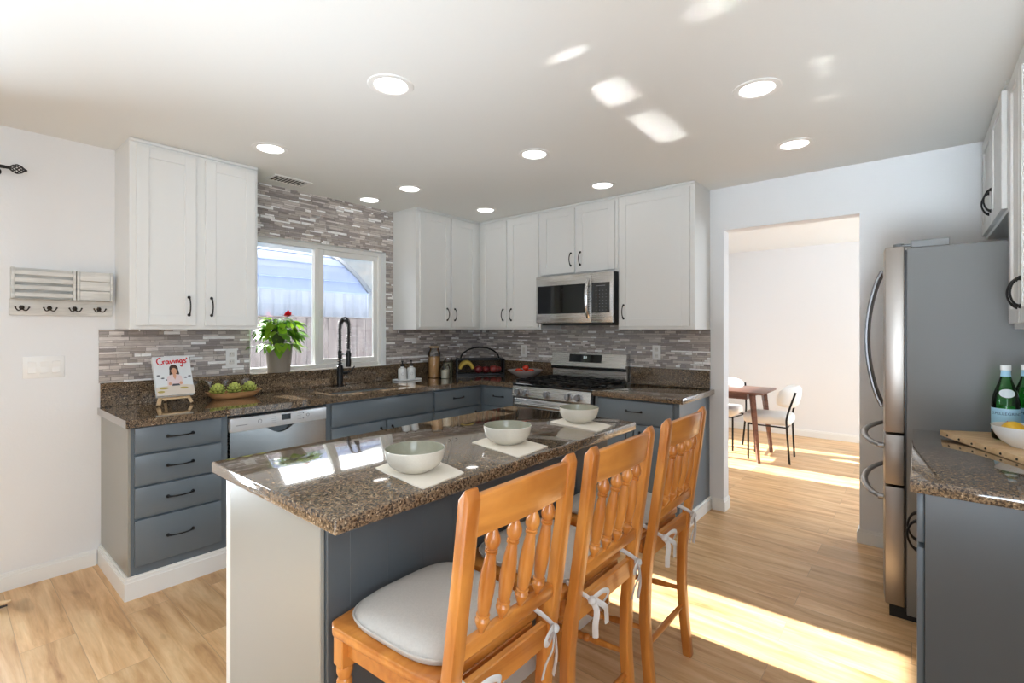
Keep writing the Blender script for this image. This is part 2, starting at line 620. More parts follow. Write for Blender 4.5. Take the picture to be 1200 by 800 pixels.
M['greenglass'] = glass_mat('green_bottle_glass', (0.46, 0.90, 0.52, 1), 0.02, 1.45)
M['bluelabel'] = mat('pale_blue_label', srgb(158, 204, 226), 0.45)
M['navyink'] = mat('navy_ink', srgb(24, 40, 92), 0.5)
M['greylabel'] = mat('pale_grey_label', srgb(206, 218, 222), 0.4)
M['screen'] = mat('unlit_display', srgb(26, 28, 32), 0.1)
M['digit'] = mat('lit_digit', (0.8, 0.9, 0.9, 1), 0.5, emit=(0.75, 0.9, 0.9, 1), estr=1.0)
M['greymark'] = mat('grey_marking', srgb(132, 136, 142), 0.5)
M['fence'] = wood_mat('weathered_fence', srgb(84, 77, 78), srgb(108, 99, 98), 0.85, 9, 9, 1.5)
M['tarp'] = mat('blue_grey_tarp', srgb(128, 147, 188), 0.55, noise=0.06, nscale=3)
M['tarp2'] = mat('pale_tarp_curtain', srgb(146, 156, 174), 0.65, noise=0.14, nscale=5)
M['frame_grey'] = mat('grey_shelter_frame', srgb(98, 108, 122), 0.5)
M['ground'] = mat('concrete_patio', srgb(150, 146, 140), 0.9, noise=0.08, nscale=5)


# ------------------------------------------------------------------ mesh helpers
def new_bm():
    return bmesh.new()


def merge(bm, t):
    me = bpy.data.meshes.new('tmp')
    t.to_mesh(me)
    t.free()
    bm.from_mesh(me)
    bpy.data.meshes.remove(me)


def box(bm, x0, x1, y0, y1, z0, z1, bev=0.0, seg=1):
    t = bmesh.new()
    x0, x1 = min(x0, x1), max(x0, x1)
    y0, y1 = min(y0, y1), max(y0, y1)
    z0, z1 = min(z0, z1), max(z0, z1)
    vs = [t.verts.new((x, y, z)) for z in (z0, z1) for y in (y0, y1) for x in (x0, x1)]
    for f in ((0, 2, 3, 1), (4, 5, 7, 6), (0, 1, 5, 4), (2, 6, 7, 3), (0, 4, 6, 2), (1, 3, 7, 5)):
        t.faces.new([vs[i] for i in f])
    if bev > 0:
        bmesh.ops.bevel(t, geom=t.edges[:], offset=bev, segments=seg, affect='EDGES', profile=0.5)
    merge(bm, t)
    return bm


def fbox(bm, face, plane, u0, u1, n0, n1, z0, z1, bev=0.0, seg=1):
    """box on a vertical face; u along the face, n outwards"""
    if face == '+x':
        return box(bm, plane + n0, plane + n1, u0, u1, z0, z1, bev, seg)
    if face == '-x':
        return box(bm, plane - n0, plane - n1, u0, u1, z0, z1, bev, seg)
    if face == '-y':
        return box(bm, u0, u1, plane - n0, plane - n1, z0, z1, bev, seg)
    return box(bm, u0, u1, plane + n0, plane + n1, z0, z1, bev, seg)


def fpt(face, plane, u, n, z):
    return {'+x': (plane + n, u, z), '-x': (plane - n, u, z), '-y': (u, plane - n, z), '+y': (u, plane + n, z)}[face]


def prism(bm, outline, axis, a0, a1, bev=0.0, seg=1):
    """outline: 2D points; extruded along axis (0,1,2) from a0 to a1"""
    t = bmesh.new()

    def P(p, a):
        if axis == 0:
            return (a, p[0], p[1])
        if axis == 1:
            return (p[0], a, p[1])
        return (p[0], p[1], a)
    b = [t.verts.new(P(p, a0)) for p in outline]
    c = [t.verts.new(P(p, a1)) for p in outline]
    n = len(outline)
    t.faces.new(b[::-1])
    t.faces.new(c)
    for i in range(n):
        j = (i + 1) % n
        t.faces.new((b[i], b[j], c[j], c[i]))
    bmesh.ops.recalc_face_normals(t, faces=t.faces[:])
    if bev > 0:
        bmesh.ops.bevel(t, geom=t.edges[:], offset=bev, segments=seg, affect='EDGES', profile=0.5)
    merge(bm, t)
    return bm


def lathe(bm, prof, cx=0, cy=0, cz=0, seg=32, mtx=None):
    t = bmesh.new()
    rings = []
    for r, z in prof:
        if r < 1e-6:
            rings.append([t.verts.new((0, 0, z))])
        else:
            rings.append([t.verts.new((r * math.cos(2 * PI * i / seg), r * math.sin(2 * PI * i / seg), z)) for i in range(seg)])
    for a, b in zip(rings, rings[1:]):
        if len(a) == 1 and len(b) == 1:
            continue
        for i in range(seg):
            j = (i + 1) % seg
            if len(a) == 1:
                t.faces.new((a[0], b[j], b[i]))
            elif len(b) == 1:
                t.faces.new((a[i], a[j], b[0]))
            else:
                t.faces.new((a[i], a[j], b[j], b[i]))
    bmesh.ops.recalc_face_normals(t, faces=t.faces[:])
    if mtx is not None:
        bmesh.ops.transform(t, matrix=mtx, verts=t.verts[:])
    bmesh.ops.translate(t, vec=(cx, cy, cz), verts=t.verts[:])
    merge(bm, t)
    return bm


def axis_matrix(p0, p1):
    p0, p1 = Vector(p0), Vector(p1)
    q = (p1 - p0).to_track_quat('Z', 'Y')
    return Matrix.Translation(p0) @ q.to_matrix().to_4x4(), (p1 - p0).length


def turned(bm, p0, p1, prof, seg=14):
    """lathe profile [(r, t)] with t in 0..1 laid from p0 to p1"""
    mt, ln = axis_matrix(p0, p1)
    return lathe(bm, [(r, t * ln) for r, t in prof], seg=seg, mtx=mt)


def cyl(bm, p0, p1, r0, r1=None, seg=16):
    r1 = r0 if r1 is None else r1
    return turned(bm, p0, p1, [(0, 0), (r0, 0), (r1, 1), (0, 1)], seg)


def tube(bm, pts, r, seg=8, radii=None, flat=None, closed=False):
    t = bmesh.new()
    pts = [Vector(p) for p in pts]
    n = len(pts)
    tang = []
    for i in range(n):
        if closed:
            d = pts[(i + 1) % n] - pts[i - 1]
        else:
            d = pts[min(i + 1, n - 1)] - pts[max(i - 1, 0)]
        tang.append(d.normalized())
    ref = Vector((0, 0, 1))
    if abs(tang[0].dot(ref)) > 0.9:
        ref = Vector((1, 0, 0))
    nrm = (ref - tang[0] * ref.dot(tang[0])).normalized()
    rings = []
    for i in range(n):
        nrm = (nrm - tang[i] * nrm.dot(tang[i])).normalized()
        bi = tang[i].cross(nrm)
        rr = radii[i] if radii else r
        ring = []
        for k in range(seg):
            a = 2 * PI * k / seg
            sx = 1.0
            if flat:
                sx = flat
            ring.append(t.verts.new(pts[i] + nrm * math.cos(a) * rr + bi * math.sin(a) * rr * sx))
        rings.append(ring)
    for i in range(n if closed else n - 1):
        a, b = rings[i], rings[(i + 1) % n]
        for k in range(seg):
            t.faces.new((a[k], a[(k + 1) % seg], b[(k + 1) % seg], b[k]))
    if not closed:
        t.faces.new(rings[0][::-1])
        t.faces.new(rings[-1])
    bmesh.ops.recalc_face_normals(t, faces=t.faces[:])
    merge(bm, t)
    return bm


def ball(bm, c, r, sx=1, sy=1, sz=1, seg=20, rings=12, rot=None):
    t = bmesh.new()
    bmesh.ops.create_uvsphere(t, u_segments=seg, v_segments=rings, radius=r)
    mt = Matrix.Diagonal((sx, sy, sz, 1))
    if rot is not None:
        mt = rot @ mt
    bmesh.ops.transform(t, matrix=Matrix.Translation(Vector(c)) @ mt, verts=t.verts[:])
    merge(bm, t)
    return bm


def smooth_pts(pts, sub=6):
    """Catmull-Rom"""
    P = [Vector(p) for p in pts]
    out = []
    for i in range(len(P) - 1):
        p0 = P[max(i - 1, 0)]
        p1, p2 = P[i], P[i + 1]
        p3 = P[min(i + 2, len(P) - 1)]
        for k in range(sub):
            t = k / sub
            out.append(0.5 * ((2 * p1) + (-p0 + p2) * t + (2 * p0 - 5 * p1 + 4 * p2 - p3) * t * t + (-p0 + 3 * p1 - 3 * p2 + p3) * t ** 3))
    out.append(P[-1])
    return out


def link(name, bm, m, parent=None, smooth=True, angle=35):
    me = bpy.data.meshes.new(name)
    bm.to_mesh(me)
    bm.free()
    o = bpy.data.objects.new(name, me)
    COL.objects.link(o)
    for x in (m if isinstance(m, (list, tuple)) else [m]):
        me.materials.append(x)
    if smooth:
        for p in me.polygons:
            p.use_smooth = True
        me.set_sharp_from_angle(angle=math.radians(angle))
    if parent is not None:
        o.parent = parent
    return o


def world_origin(o):
    v = Vector((0, 0, 0))
    while o is not None:
        v = v + o.location
        o = o.parent
    return v


def part(root, name, bm, m, world=True, **kw):
    """mesh child; with world=True the bmesh is in world coordinates and the root is unrotated"""
    if world:
        bmesh.ops.translate(bm, vec=-world_origin(root), verts=bm.verts[:])
    return link(name, bm, m, root, **kw)


def tag(o, label, cat, group=None):
    o['label'] = label
    o['category'] = cat
    if group:
        o['group'] = group
    return o


def thing(name, label, cat, loc, group=None, rz=0.0):
    o = bpy.data.objects.new(name, None)
    COL.objects.link(o)
    o.empty_display_size = 0.05
    o.location = loc
    o.rotation_euler = (0, 0, rz)
    return tag(o, label, cat, group)


def dup(root, loc, label, rz=None):
    r = root.copy()
    COL.objects.link(r)
    r.location = loc
    r['label'] = label
    if rz is not None:
        r.rotation_euler = (0, 0, rz)
    for ch in list(root.children):
        c = ch.copy()
        COL.objects.link(c)
        c.parent = r
        for g in list(ch.children):
            d = g.copy()
            COL.objects.link(d)
            d.parent = c
    return r


def struct(name, bm, m, parent=None, **kw):
    o = link(name, bm, m, parent, **kw)
    if parent is None:
        o['kind'] = 'structure'
    return o


# ------------------------------------------------------------------ the setting
XR, YB, ZC = 4.32, -6.9, 2.44          # right wall, wall behind the camera, ceiling
WY0, WY1, WZ0, WZ1 = -2.376, -1.212, 1.03, 2.062      # kitchen window opening
SY0, SY1, SZ1 = -4.18, -3.75, 2.06                      # sliding door opening
OX0, OX1, OZ = 2.555, 3.392, 2.12                      # opening to the dining room
FY = 3.36                                              # dining room back wall
FX = 5.4
DWY0, DWY1, DWZ0, DWZ1 = 1.18, 2.55, 0.95, 2.05        # dining room window
T = 0.15

b = new_bm()
box(b, -T, FX + T, YB - T, FY + T, -0.06, 0)
struct('floor', b, M['floor'])
b = new_bm()
box(b, -T, FX + T, YB - T, FY + T, ZC, ZC + 0.08)
struct('ceiling', b, M['ceiling'])
b = new_bm()
for (y0, y1, z0, z1) in ((YB, SY0, 0, ZC), (SY0, SY1, SZ1, ZC), (SY1, WY0, 0, ZC), (WY0, WY1, 0, WZ0), (WY0, WY1, WZ1, ZC), (WY1, 0.12, 0, ZC)):
    box(b, -T, 0, y0, y1, z0, z1)
struct('wall_left', b, M['wall'])
b = new_bm()
box(b, 0, OX0, 0, 0.12, 0, ZC)
box(b, OX0, OX1, 0, 0.12, OZ, ZC)
box(b, OX1, FX, 0, 0.12, 0, ZC)
struct('wall_back', b, M['wall'])
b = new_bm()
box(b, XR, XR + T, YB, 0, 0, ZC)
struct('wall_right', b, M['wall'])
b = new_bm()
for (x0, x1, z0, z1) in ((0, 0.5, 0, ZC), (0.5, 4.1, 0, 0.45), (0.5, 4.1, 2.3, ZC), (4.1, XR, 0, ZC)):
    box(b, x0, x1, YB - T, YB, z0, z1)
struct('wall_front', b, M['wall'])
b = new_bm()
box(b, 0, FX, FY, FY + T, 0, ZC)
struct('wall_dining_back', b, M['wall'])
b = new_bm()
for (y0, y1, z0, z1) in ((0.12, DWY0, 0, ZC), (DWY0, DWY1, 0, DWZ0), (DWY0, DWY1, DWZ1, ZC), (DWY1, FY, 0, ZC)):
    box(b, -T, 0, y0, y1, z0, z1)
struct('wall_dining_left', b, M['wall'])
b = new_bm()
for (y0, y1, z0, z1) in ((0.12, 2.0, 0, ZC), (2.0, 3.3, 0, 0.5), (2.0, 3.3, 2.3, ZC), (3.3, FY, 0, ZC)):
    box(b, FX, FX + T, y0, y1, z0, z1)
struct('wall_dining_right', b, M['wall'])


def baseboard(name, segs, h=0.09, t=0.014):
    b = new_bm()
    for (x0, y0, x1, y1, nx, ny) in segs:
        for (tt, z0, z1) in ((t, 0, h - 0.018), (t * 0.65, h - 0.018, h - 0.006), (t * 0.35, h - 0.006, h)):
            if nx:
                box(b, x0, x0 + nx * tt, min(y0, y1), max(y0, y1), z0, z1)
            else:
                box(b, min(x0, x1), max(x0, x1), y0, y0 + ny * tt, z0, z1)
    return struct(name, b, M['trim'], smooth=False)


baseboard('baseboard_left', [(0, SY1 + 0.07, 0, -3.222, 1, 0)])
baseboard('baseboard_back', [(2.475, 0, OX0, 0, 0, -1), (OX0, -0.014, OX0, 0.12, 1, 0), (OX1, 0, 3.53, 0, 0, -1), (OX1, -0.014, OX1, 0.12, -1, 0)])
baseboard('baseboard_dining', [(0, FY, FX, FY, 0, -1), (0, 0.12, OX0, 0.12, 0, 1), (OX1, 0.12, FX, 0.12, 0, 1)])

# mosaic tile on the two walls above the worktop
b = new_bm()
TT = 0.008
for (y0, y1, z0, z1) in ((-3.21, WY0, 1.0565, 1.371), (-2.453, WY0, 1.371, ZC), (WY0, WY1, WZ1, ZC), (WY1, -1.137, 1.0565, ZC), (-1.137, 0, 1.0565, 1.371)):
    box(b, 0, TT, y0, y1, z0, z1)
box(b, TT, 2.458, -TT, 0, 1.0565, 1.371)
box(b, 1.035, 1.795, -TT, 0, 0.93, 1.0565)
box(b, 1.09, 1.85, -TT, 0, 1.371, 1.84)
o = struct('wall_tile_backsplash', b, M['tile'], smooth=False)


def window_unit(name, face_x, y0, y1, z0, z1, ym, pane_mat, deep=0.06, slide=True):
    root = bpy.data.objects.new(name, None)
    COL.objects.link(root)
    root.location = (face_x, (y0 + y1) / 2, z0)
    root['kind'] = 'structure'
    b = new_bm()
    w = 0.034
    xa, xb = face_x - deep, face_x
    box(b, xa, xb, y0, y0 + w, z0, z1, 0.003)
    box(b, xa, xb, y1 - w, y1, z0, z1, 0.003)
    box(b, xa, xb, y0 + w, y1 - w, z1 - w, z1, 0.003)
    box(b, xa, xb, y0 + w, y1 - w, z0, z0 + w, 0.003)
    box(b, xa, xb - 0.008, ym - 0.03, ym + 0.004, z0 + w, z1 - w, 0.003)
    part(root, 'window_frame', b, M['trim'])
    if slide:
        b = new_bm()
        s = 0.042
        xs = face_x - 0.012
        a0, a1, c0, c1 = ym + 0.006, y1 - w - 0.001, z0 + w + 0.001, z1 - w - 0.001
        box(b, xs - 0.028, xs, a0, a0 + s, c0, c1, 0.003)
        box(b, xs - 0.028, xs, a1 - s, a1, c0, c1, 0.003)
        box(b, xs - 0.028, xs, a0 + s, a1 - s, c1 - s, c1, 0.003)
        box(b, xs - 0.028, xs, a0 + s, a1 - s, c0, c0 + s, 0.003)
        sash = part(root, 'sliding_sash', b, M['trim'])
        b = new_bm()
        box(b, xs, xs + 0.012, a0 + 0.008, a0 + 0.022, (z0 + z1) / 2 - 0.09, (z0 + z1) / 2 - 0.02, 0.003)
        part(sash, 'latch', b, M['offwhite'])
        b = new_bm()
        box(b, xs - 0.017, xs - 0.013, a0 + s, a1 - s, c0 + s, c1 - s)
        part(sash, 'pane', b, pane_mat)
        b = new_bm()
        box(b, xa + 0.012, xa + 0.016, y0 + w, ym - 0.03, z0 + w, z1 - w)
        part(root, 'pane', b, pane_mat)
    else:
        b = new_bm()
        box(b, xa + 0.012, xa + 0.016, y0 + w, y1 - w, z0 + w, z1 - w)
        part(root, 'pane', b, pane_mat)
    return root


window_unit('window_1', -0.06, WY0, WY1, 1.052, WZ1, -1.815, M['pane'])
window_unit('window_2', -0.05, DWY0, DWY1, DWZ0, DWZ1, 1.86, M['pane_clean'], slide=False)
window_unit('door_1', -0.05, SY0, SY1, 0.0, SZ1, -3.95, M['pane_clean'], slide=False)
# thin white casing of the slider at the left edge
b = new_bm()
box(b, 0, 0.016, SY1, SY1 + 0.065, 0, SZ1 + 0.065, 0.003)
box(b, 0, 0.016, SY0, SY1, SZ1, SZ1 + 0.065, 0.003)
struct('trim_1', b, M['trim'])

# ------------------------------------------------------------------ outside
b = new_bm()
box(b, -14, -T - 0.01, -9, 9, -0.35, -0.30)
o = link('ground_outside', b, M['ground'])
o['kind'] = 'structure'

fen = thing('garden_fence', 'weathered grey brown board fence outside the kitchen window', 'fence', (-2.2, -1.5, -0.30))
b = new_bm()
y = -6.0
while y < 4.0:
    box(b, -2.21, -2.19, y, y + 0.136, -0.30, 1.515, 0.002)
    y += 0.140
part(fen, 'board_panel', b, M['fence'])
b = new_bm()
box(b, -2.24, -2.16, -6.0, 4.0, 1.516, 1.535, 0.003)
part(fen, 'cap_rail', b, M['fence'])

sh = thing('garden_shelter', 'arched shelter with blue grey tarp roof behind the fence', 'shelter', (-4.4, -1.2, -0.30))
b = new_bm()
XN, XF, ZE, ZT = -2.9, -5.9, 1.93, 2.68
SYA, SYB = -4.5, 0.55


def vault(a):      # a 0..1 from near eave to far eave
    return (XN + (XF - XN) * a, ZE + (ZT - ZE) * (1 - abs(2 * a - 1) ** 1.7))


na = 14
for k in range(na):
    p, q = vault(k / na), vault((k + 1) / na)
    vs = []
    for (yy) in (SYA, SYB):
        vs.append([(p[0], yy, p[1]), (q[0], yy, q[1])])
    t = bmesh.new()
    lift = 0.012 if k % 2 else 0.0
    v = [t.verts.new((c[0], c[1], c[2] + lift)) for c in (vs[0][0], vs[0][1], vs[1][1], vs[1][0])]
    v2 = [t.verts.new((c.co.x, c.co.y, c.co.z - 0.02)) for c in v]
    t.faces.new(v)
    t.faces.new(v2[::-1])
    for i in range(4):
        t.faces.new((v[i], v[(i + 1) % 4], v2[(i + 1) % 4], v2[i]))
    bmesh.ops.recalc_face_normals(t, faces=t.faces[:])
    merge(b, t)
part(sh, 'roof', b, M['tarp'], smooth=False)
b = new_bm()
tube(b, [(vault(k / 24)[0], SYB + 0.02, vault(k / 24)[1]) for k in range(25)], 0.055, 6)
part(sh, 'arch_frame', b, M['frame_grey'])
b = new_bm()
nn = 160
pts = []
for k in range(nn + 1):
    yy = SYA + (SYB - SYA) * k / nn
    pts.append((XN - 0.03 + 0.035 * math.sin(k * 0.75) + 0.02 * math.sin(k * 1.9 + 1), yy))
t = bmesh.new()
lo = [t.verts.new((p[0], p[1], -0.29)) for p in pts]
hi = [t.verts.new((XN - 0.02, p[1], ZE - 0.005)) for p in pts]
for k in range(nn):
    t.faces.new((lo[k], lo[k + 1], hi[k + 1], hi[k]))
merge(b, t)
part(sh, 'curtain', b, M['tarp2'])
for yy in (SYA + 0.1, -2.2, SYB - 0.05):
    for xx in (XN - 0.12, XF + 0.05):
        b = new_bm()
        cyl(b, (xx, yy, -0.30), (xx, yy, ZE - 0.03), 0.035)
        part(sh, 'post', b, M['frame_grey'])


# ------------------------------------------------------------------ cabinet builders
def pull(root, face, plane, u, z, vertical, length=0.105, depth=0.028, r=0.0038):
    """arched black bar pull with two flared feet"""
    b = new_bm()
    pts = []
    n = 12
    for k in range(n + 1):
        a = k / n
        s = (a - 0.5) * length
        d = 0.004 + (depth - 0.004) * math.sin(PI * a) ** 0.6
        pts.append(fpt(face, plane, u if vertical else u + s, d, z + s if vertical else z))
    tube(b, pts, r, 8, radii=[r * (1.7 if k in (0, n) else 1.25 if k in (1, n - 1) else 1.0) for k in range(n + 1)])
    for s in (-0.5, 0.5):
        p0 = fpt(face, plane, u if vertical else u + s * length, 0, z + s * length if vertical else z)
        p1 = fpt(face, plane, u if vertical else u + s * length, 0.006, z + s * length if vertical else z)
        cyl(b, p0, p1, 0.0095, 0.0075, 12)
    return part(root, 'handle', b, M['black'])


def shaker(root, face, plane, u0, u1, z0, z1, m, name='door', st=0.058, th=0.019):
    b = new_bm()
    e = 0.0015
    fbox(b, face, plane, u0, u0 + st, 0, th, z0, z1, e)
    fbox(b, face, plane, u1 - st, u1, 0, th, z0, z1, e)
    fbox(b, face, plane, u0 + st, u1 - st, 0, th, z1 - st, z1, e)
    fbox(b, face, plane, u0 + st, u1 - st, 0, th, z0, z0 + st, e)
    fbox(b, face, plane, u0 + st - 0.004, u1 - st + 0.004, 0.001, th - 0.008, z0 + st - 0.004, z1 - st + 0.004)
    return part(root, name, b, m)


def slab(root, face, plane, u0, u1, z0, z1, m, name='drawer', th=0.019):
    b = new_bm()
    fbox(b, face, plane, u0, u1, 0, th, z0, z1, 0.003, 2)
    return part(root, name, b, m)


UZ0, UZ1 = 1.372, 2.415


def upper(name, label, face, plane, back, u0, u1, z0, doors, crown=True, group='light painted wall cabinets', rail=True):
    uc = (u0 + u1) / 2
    root = thing(name, label, 'cabinet', fpt(face, plane, uc, 0, z0), group)
    depth = abs(plane - back)
    b = new_bm()
    fbox(b, face, plane, u0, u1, -depth, 0, z0, UZ1 + 0.006, 0.0015)
    part(root, 'carcass', b, M['cab_light'])
    if crown:
        b = new_bm()
        fbox(b, face, plane, u0 - 0.0, u1, -depth + 0.002, 0.008, UZ1 + 0.0065, ZC - 0.001, 0.003)
        part(root, 'crown_trim', b, M['cab_light'])
    for (a0, a1, c0, c1, hu) in doors:
        d = shaker(root, face, plane + 0.0, a0, a1, c0, c1, M['cab_light'])
        if hu is not None:
            pl = plane + (0.019 if face in ('+x', '+y') else -0.019)
            pull(d, face, pl, hu, c0 + 0.115, True)
    return root


DZ0, DZ1 = 1.395, 2.402
upper('wall_cabinet', 'light grey double door wall cabinet left of the kitchen window', '+x', 0.33, 0.001, -3.135, -2.455, UZ0,
      [(-3.106, -2.815, DZ0, DZ1, -2.853), (-2.765, -2.474, DZ0, DZ1, -2.733)])
upper('wall_cabinet', 'light grey double door wall cabinet right of the kitchen window', '+x', 0.33, 0.001, -1.135, -0.332, UZ0,
      [(-1.101, -0.743, DZ0, DZ1, -0.785), (-0.727, -0.396, DZ0, DZ1, -0.690)])
upper('wall_cabinet', 'light grey corner wall cabinet left of the microwave', '-y', -0.33, -0.001, 0.001, 1.088, UZ0,
      [(0.364, 0.688, DZ0, DZ1, 0.652), (0.716, 1.067, DZ0, DZ1, 0.752)])
upper('wall_cabinet', 'short light grey wall cabinet above the microwave', '-y', -0.33, -0.001, 1.090, 1.850, 1.834,
      [(1.102, 1.450, 1.852, DZ1, 1.415), (1.473, 1.826, 1.852, DZ1, 1.508)])
upper('wall_cabinet', 'wide single door wall cabinet right of the microwave', '-y', -0.33, -0.001, 1.852, 2.456, UZ0,
      [(1.868, 2.422, DZ0, DZ1, 1.905)])
upper('wall_cabinet', 'short light wall cabinet over the refrigerator', '-x', 3.976, XR - 0.001, -0.880, -0.022, 1.875,
      [(-0.435, -0.035, 1.892, DZ1, -0.400), (-0.865, -0.455, 1.892, DZ1, -0.490)])
rc = upper('wall_cabinet', 'light wall cabinet above the right counter at the frame edge', '-x', 3.992, XR - 0.001, -1.900, -0.908, UZ0,
           [(-1.190, -0.925, DZ0, DZ1, -1.160), (-1.480, -1.206, DZ0, DZ1, -1.236), (-1.885, -1.500, DZ0, DZ1, None)])
b = new_bm()
box(b, 4.02, 4.04, -1.89, -0.93, 1.342, 1.3715, 0.002)
part(rc, 'light_rail', b, M['cab_light'])


def base_cab(name, label, face, plane, back, u0, u1, fronts, m=None, z0=0.1, kick=True):
    m = m or M['cab_dark']
    uc = (u0 + u1) / 2
    root = thing(name, label, 'cabinet', fpt(face, plane, uc, -0.3, 0), 'slate base cabinets')
    depth = abs(plane - back)
    b = new_bm()
    fbox(b, face, plane, u0, u1, -depth, 0, z0, 0.8735, 0.0015)
    part(root, 'carcass', b, m)
    if kick:
        b = new_bm()
        fbox(b, face, plane, u0, u1, -depth, -0.06, 0, z0 - 0.0005)
        part(root, 'toe_kick', b, M['blackplastic'])
    pl = plane + (0.019 if face in ('+x', '+y') else -0.019)
    for (kind, a0, a1, c0, c1, h) in fronts:
        d = slab(root, face, plane, a0, a1, c0, c1, m, 'drawer' if kind == 'd' else 'door' if kind == 'o' else 'false_front')
        if h:
            if kind == 'd':
                pull(d, face, pl, (a0 + a1) / 2, (c0 + c1) / 2 + 0.004, False, 0.115)
            else:
                pull(d, face, pl, h, c1 - 0.10, True)
    return root


c = base_cab('drawer_cabinet', 'slate four drawer base cabinet at the left end of the run', '+x', 0.61, 0.001, -3.188, -2.737,
             [('d', -3.174, -2.775, 0.735, 0.868, 1), ('d', -3.174, -2.775, 0.570, 0.724, 1), ('d', -3.174, -2.775, 0.405, 0.559, 1), ('d', -3.174, -2.775, 0.160, 0.394, 1)],
             kick=False)
b = new_bm()
box(b, 0.001, 0.611, -3.200, -3.1885, 0.0, 0.8735, 0.001)
p_ = part(c, 'end_panel', b, M['greige'])
p_['label'] = 'pale greige end panel'
b = new_bm()
for (tt, z0, z1) in ((0.016, 0, 0.088), (0.011, 0.088, 0.104), (0.006, 0.104, 0.114)):
    box(b, 0.611, 0.611 + tt, -3.2005 - tt, -2.737, z0, z1)
    box(b, 0.002, 0.611, -3.2005 - tt, -3.2005, z0, z1)
p_ = part(c, 'base_trim', b, M['trim'], smooth=False)
p_['label'] = 'white base moulding'

base_cab('sink_cabinet', 'slate sink base cabinet below the black faucet', '+x', 0.61, 0.001, -2.128, -1.192,
         [('f', -2.095, -1.205, 0.705, 0.858, 0), ('o', -2.095, -1.658, 0.130, 0.690, -1.70), ('o', -1.642, -1.205, 0.130, 0.690, -1.60)])
base_cab('corner_cabinet', 'slate one drawer base cabinet in the corner under the jars', '+x', 0.61, 0.001, -1.190, -0.002,
         [('d', -1.177, -0.640, 0.700, 0.855, 1), ('o', -1.177, -0.640, 0.130, 0.685, -0.70)])
base_cab('base_cabinet', 'narrow slate base cabinet between the corner and the range', '-y', -0.61, -0.001, 0.612, 1.024,
         [('d', 0.668, 1.008, 0.700, 0.855, 1), ('o', 0.668, 1.008, 0.130, 0.685, 0.72)])
c = base_cab('base_cabinet', 'slate base cabinet with one wide drawer right of the range', '-y', -0.61, -0.001, 1.802, 2.440,
             [('d', 1.840, 2.412, 0.705, 0.862, 1), ('o', 1.840, 2.120, 0.130, 0.690, 2.08), ('o', 2.132, 2.412, 0.130, 0.690, 2.17)])
b = new_bm()
box(b, 2.4405, 2.452, -0.611, -0.001, 0.0, 0.8735, 0.001)
part(c, 'end_panel', b, M['cab_dark'])
b = new_bm()
for (tt, z0, z1) in ((0.016, 0, 0.078), (0.009, 0.078, 0.094)):
    box(b, 2.4525, 2.4525 + tt, -0.615, -0.001, z0, z1)
p_ = part(c, 'base_trim', b, M['trim'], smooth=False)
p_['label'] = 'white base moulding'
c = base_cab('base_cabinet', 'slate base cabinet at the right edge beside the refrigerator', '-x', 3.697, XR - 0.001, -1.888, -0.945,
             [('d', -1.405, -0.955, 0.715, 0.866, 0), ('d', -1.880, -1.425, 0.715, 0.866, 0), ('o', -1.405, -0.955, 0.130, 0.700, 0), ('o', -1.880, -1.425, 0.130, 0.700, 0)])
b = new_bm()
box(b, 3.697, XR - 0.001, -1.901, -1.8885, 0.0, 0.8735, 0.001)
p_ = part(c, 'end_panel', b, M['cab_dark_shaded'])
p_['label'] = 'slate end panel with shade painted into its colour'
kids = [k for k in c.children if k.name.startswith('door') or k.name.startswith('drawer')]
pull(kids[2], '-x', 3.678, -1.36, 0.60, True)
pull(kids[3], '-x', 3.678, -1.47, 0.60, True)

# ------------------------------------------------------------------ granite
CT0, CT1 = 0.874, 0.914
GB = 0.004


def counter(name, label, loc):
    return thing(name, label, 'worktop', loc, None)


r = counter('granite_worktop', 'brown speckled granite worktop along the window wall and corner', (0.3, -1.6, CT0))
SKX0, SKX1, SKY0, SKY1 = 0.16, 0.545, -2.02, -1.36
b = new_bm()
xs = [0.001, SKX0, SKX1, 0.65, 1.024]
ys = [-3.216, SKY0, SKY1, -0.65, -0.001]
t = bmesh.new()
vt = {}


def gv(x, y, z):
    k = (round(x, 4), round(y, 4), round(z, 4))
    if k not in vt:
        vt[k] = t.verts.new(k)
    return vt[k]


cells = [(i, j) for i in range(3) for j in range(4) if not (i == 1 and j == 1)] + [(3, 3)]
edges = {}
for (i, j) in cells:
    q = [(xs[i], ys[j]), (xs[i + 1], ys[j]), (xs[i + 1], ys[j + 1]), (xs[i], ys[j + 1])]
    t.faces.new([gv(x, y, CT1) for x, y in q])
    t.faces.new([gv(x, y, CT0) for x, y in q][::-1])
    for k in range(4):
        e = (q[k], q[(k + 1) % 4])
        edges[e] = edges.get(e, 0) + 1
for (p, q) in list(edges):
    if (q, p) not in edges:
        t.faces.new((gv(p[0], p[1], CT0), gv(q[0], q[1], CT0), gv(q[0], q[1], CT1), gv(p[0], p[1], CT1)))
merge(b, t)
part(r, 'slab', b, M['granite'], smooth=False)
b = new_bm()
box(b, 0.0005, 0.022, -3.206, WY0 - 0.002, CT1 + 0.0003, 1.056, 0.002)
box(b, 0.0005, 0.022, -1.168, -0.001, CT1 + 0.0003, 1.056, 0.002)
box(b, 0.0225, 1.024, -0.022, -0.001, CT1 + 0.0003, 1.056, 0.002)
box(b, 0.0005, 0.032, WY0 - 0.0015, -1.1685, CT1 + 0.0003, 1.0295, 0.002)
part(r, 'backsplash', b, M['granite'])
b = new_bm()
box(b, -0.058, 0.048, WY0, -1.212, 1.030, 1.052, 0.003)
box(b, 0.0085, 0.048, -1.2118, -1.170, 1.030, 1.052, 0.003)
part(r, 'window_sill', b, M['granite'])

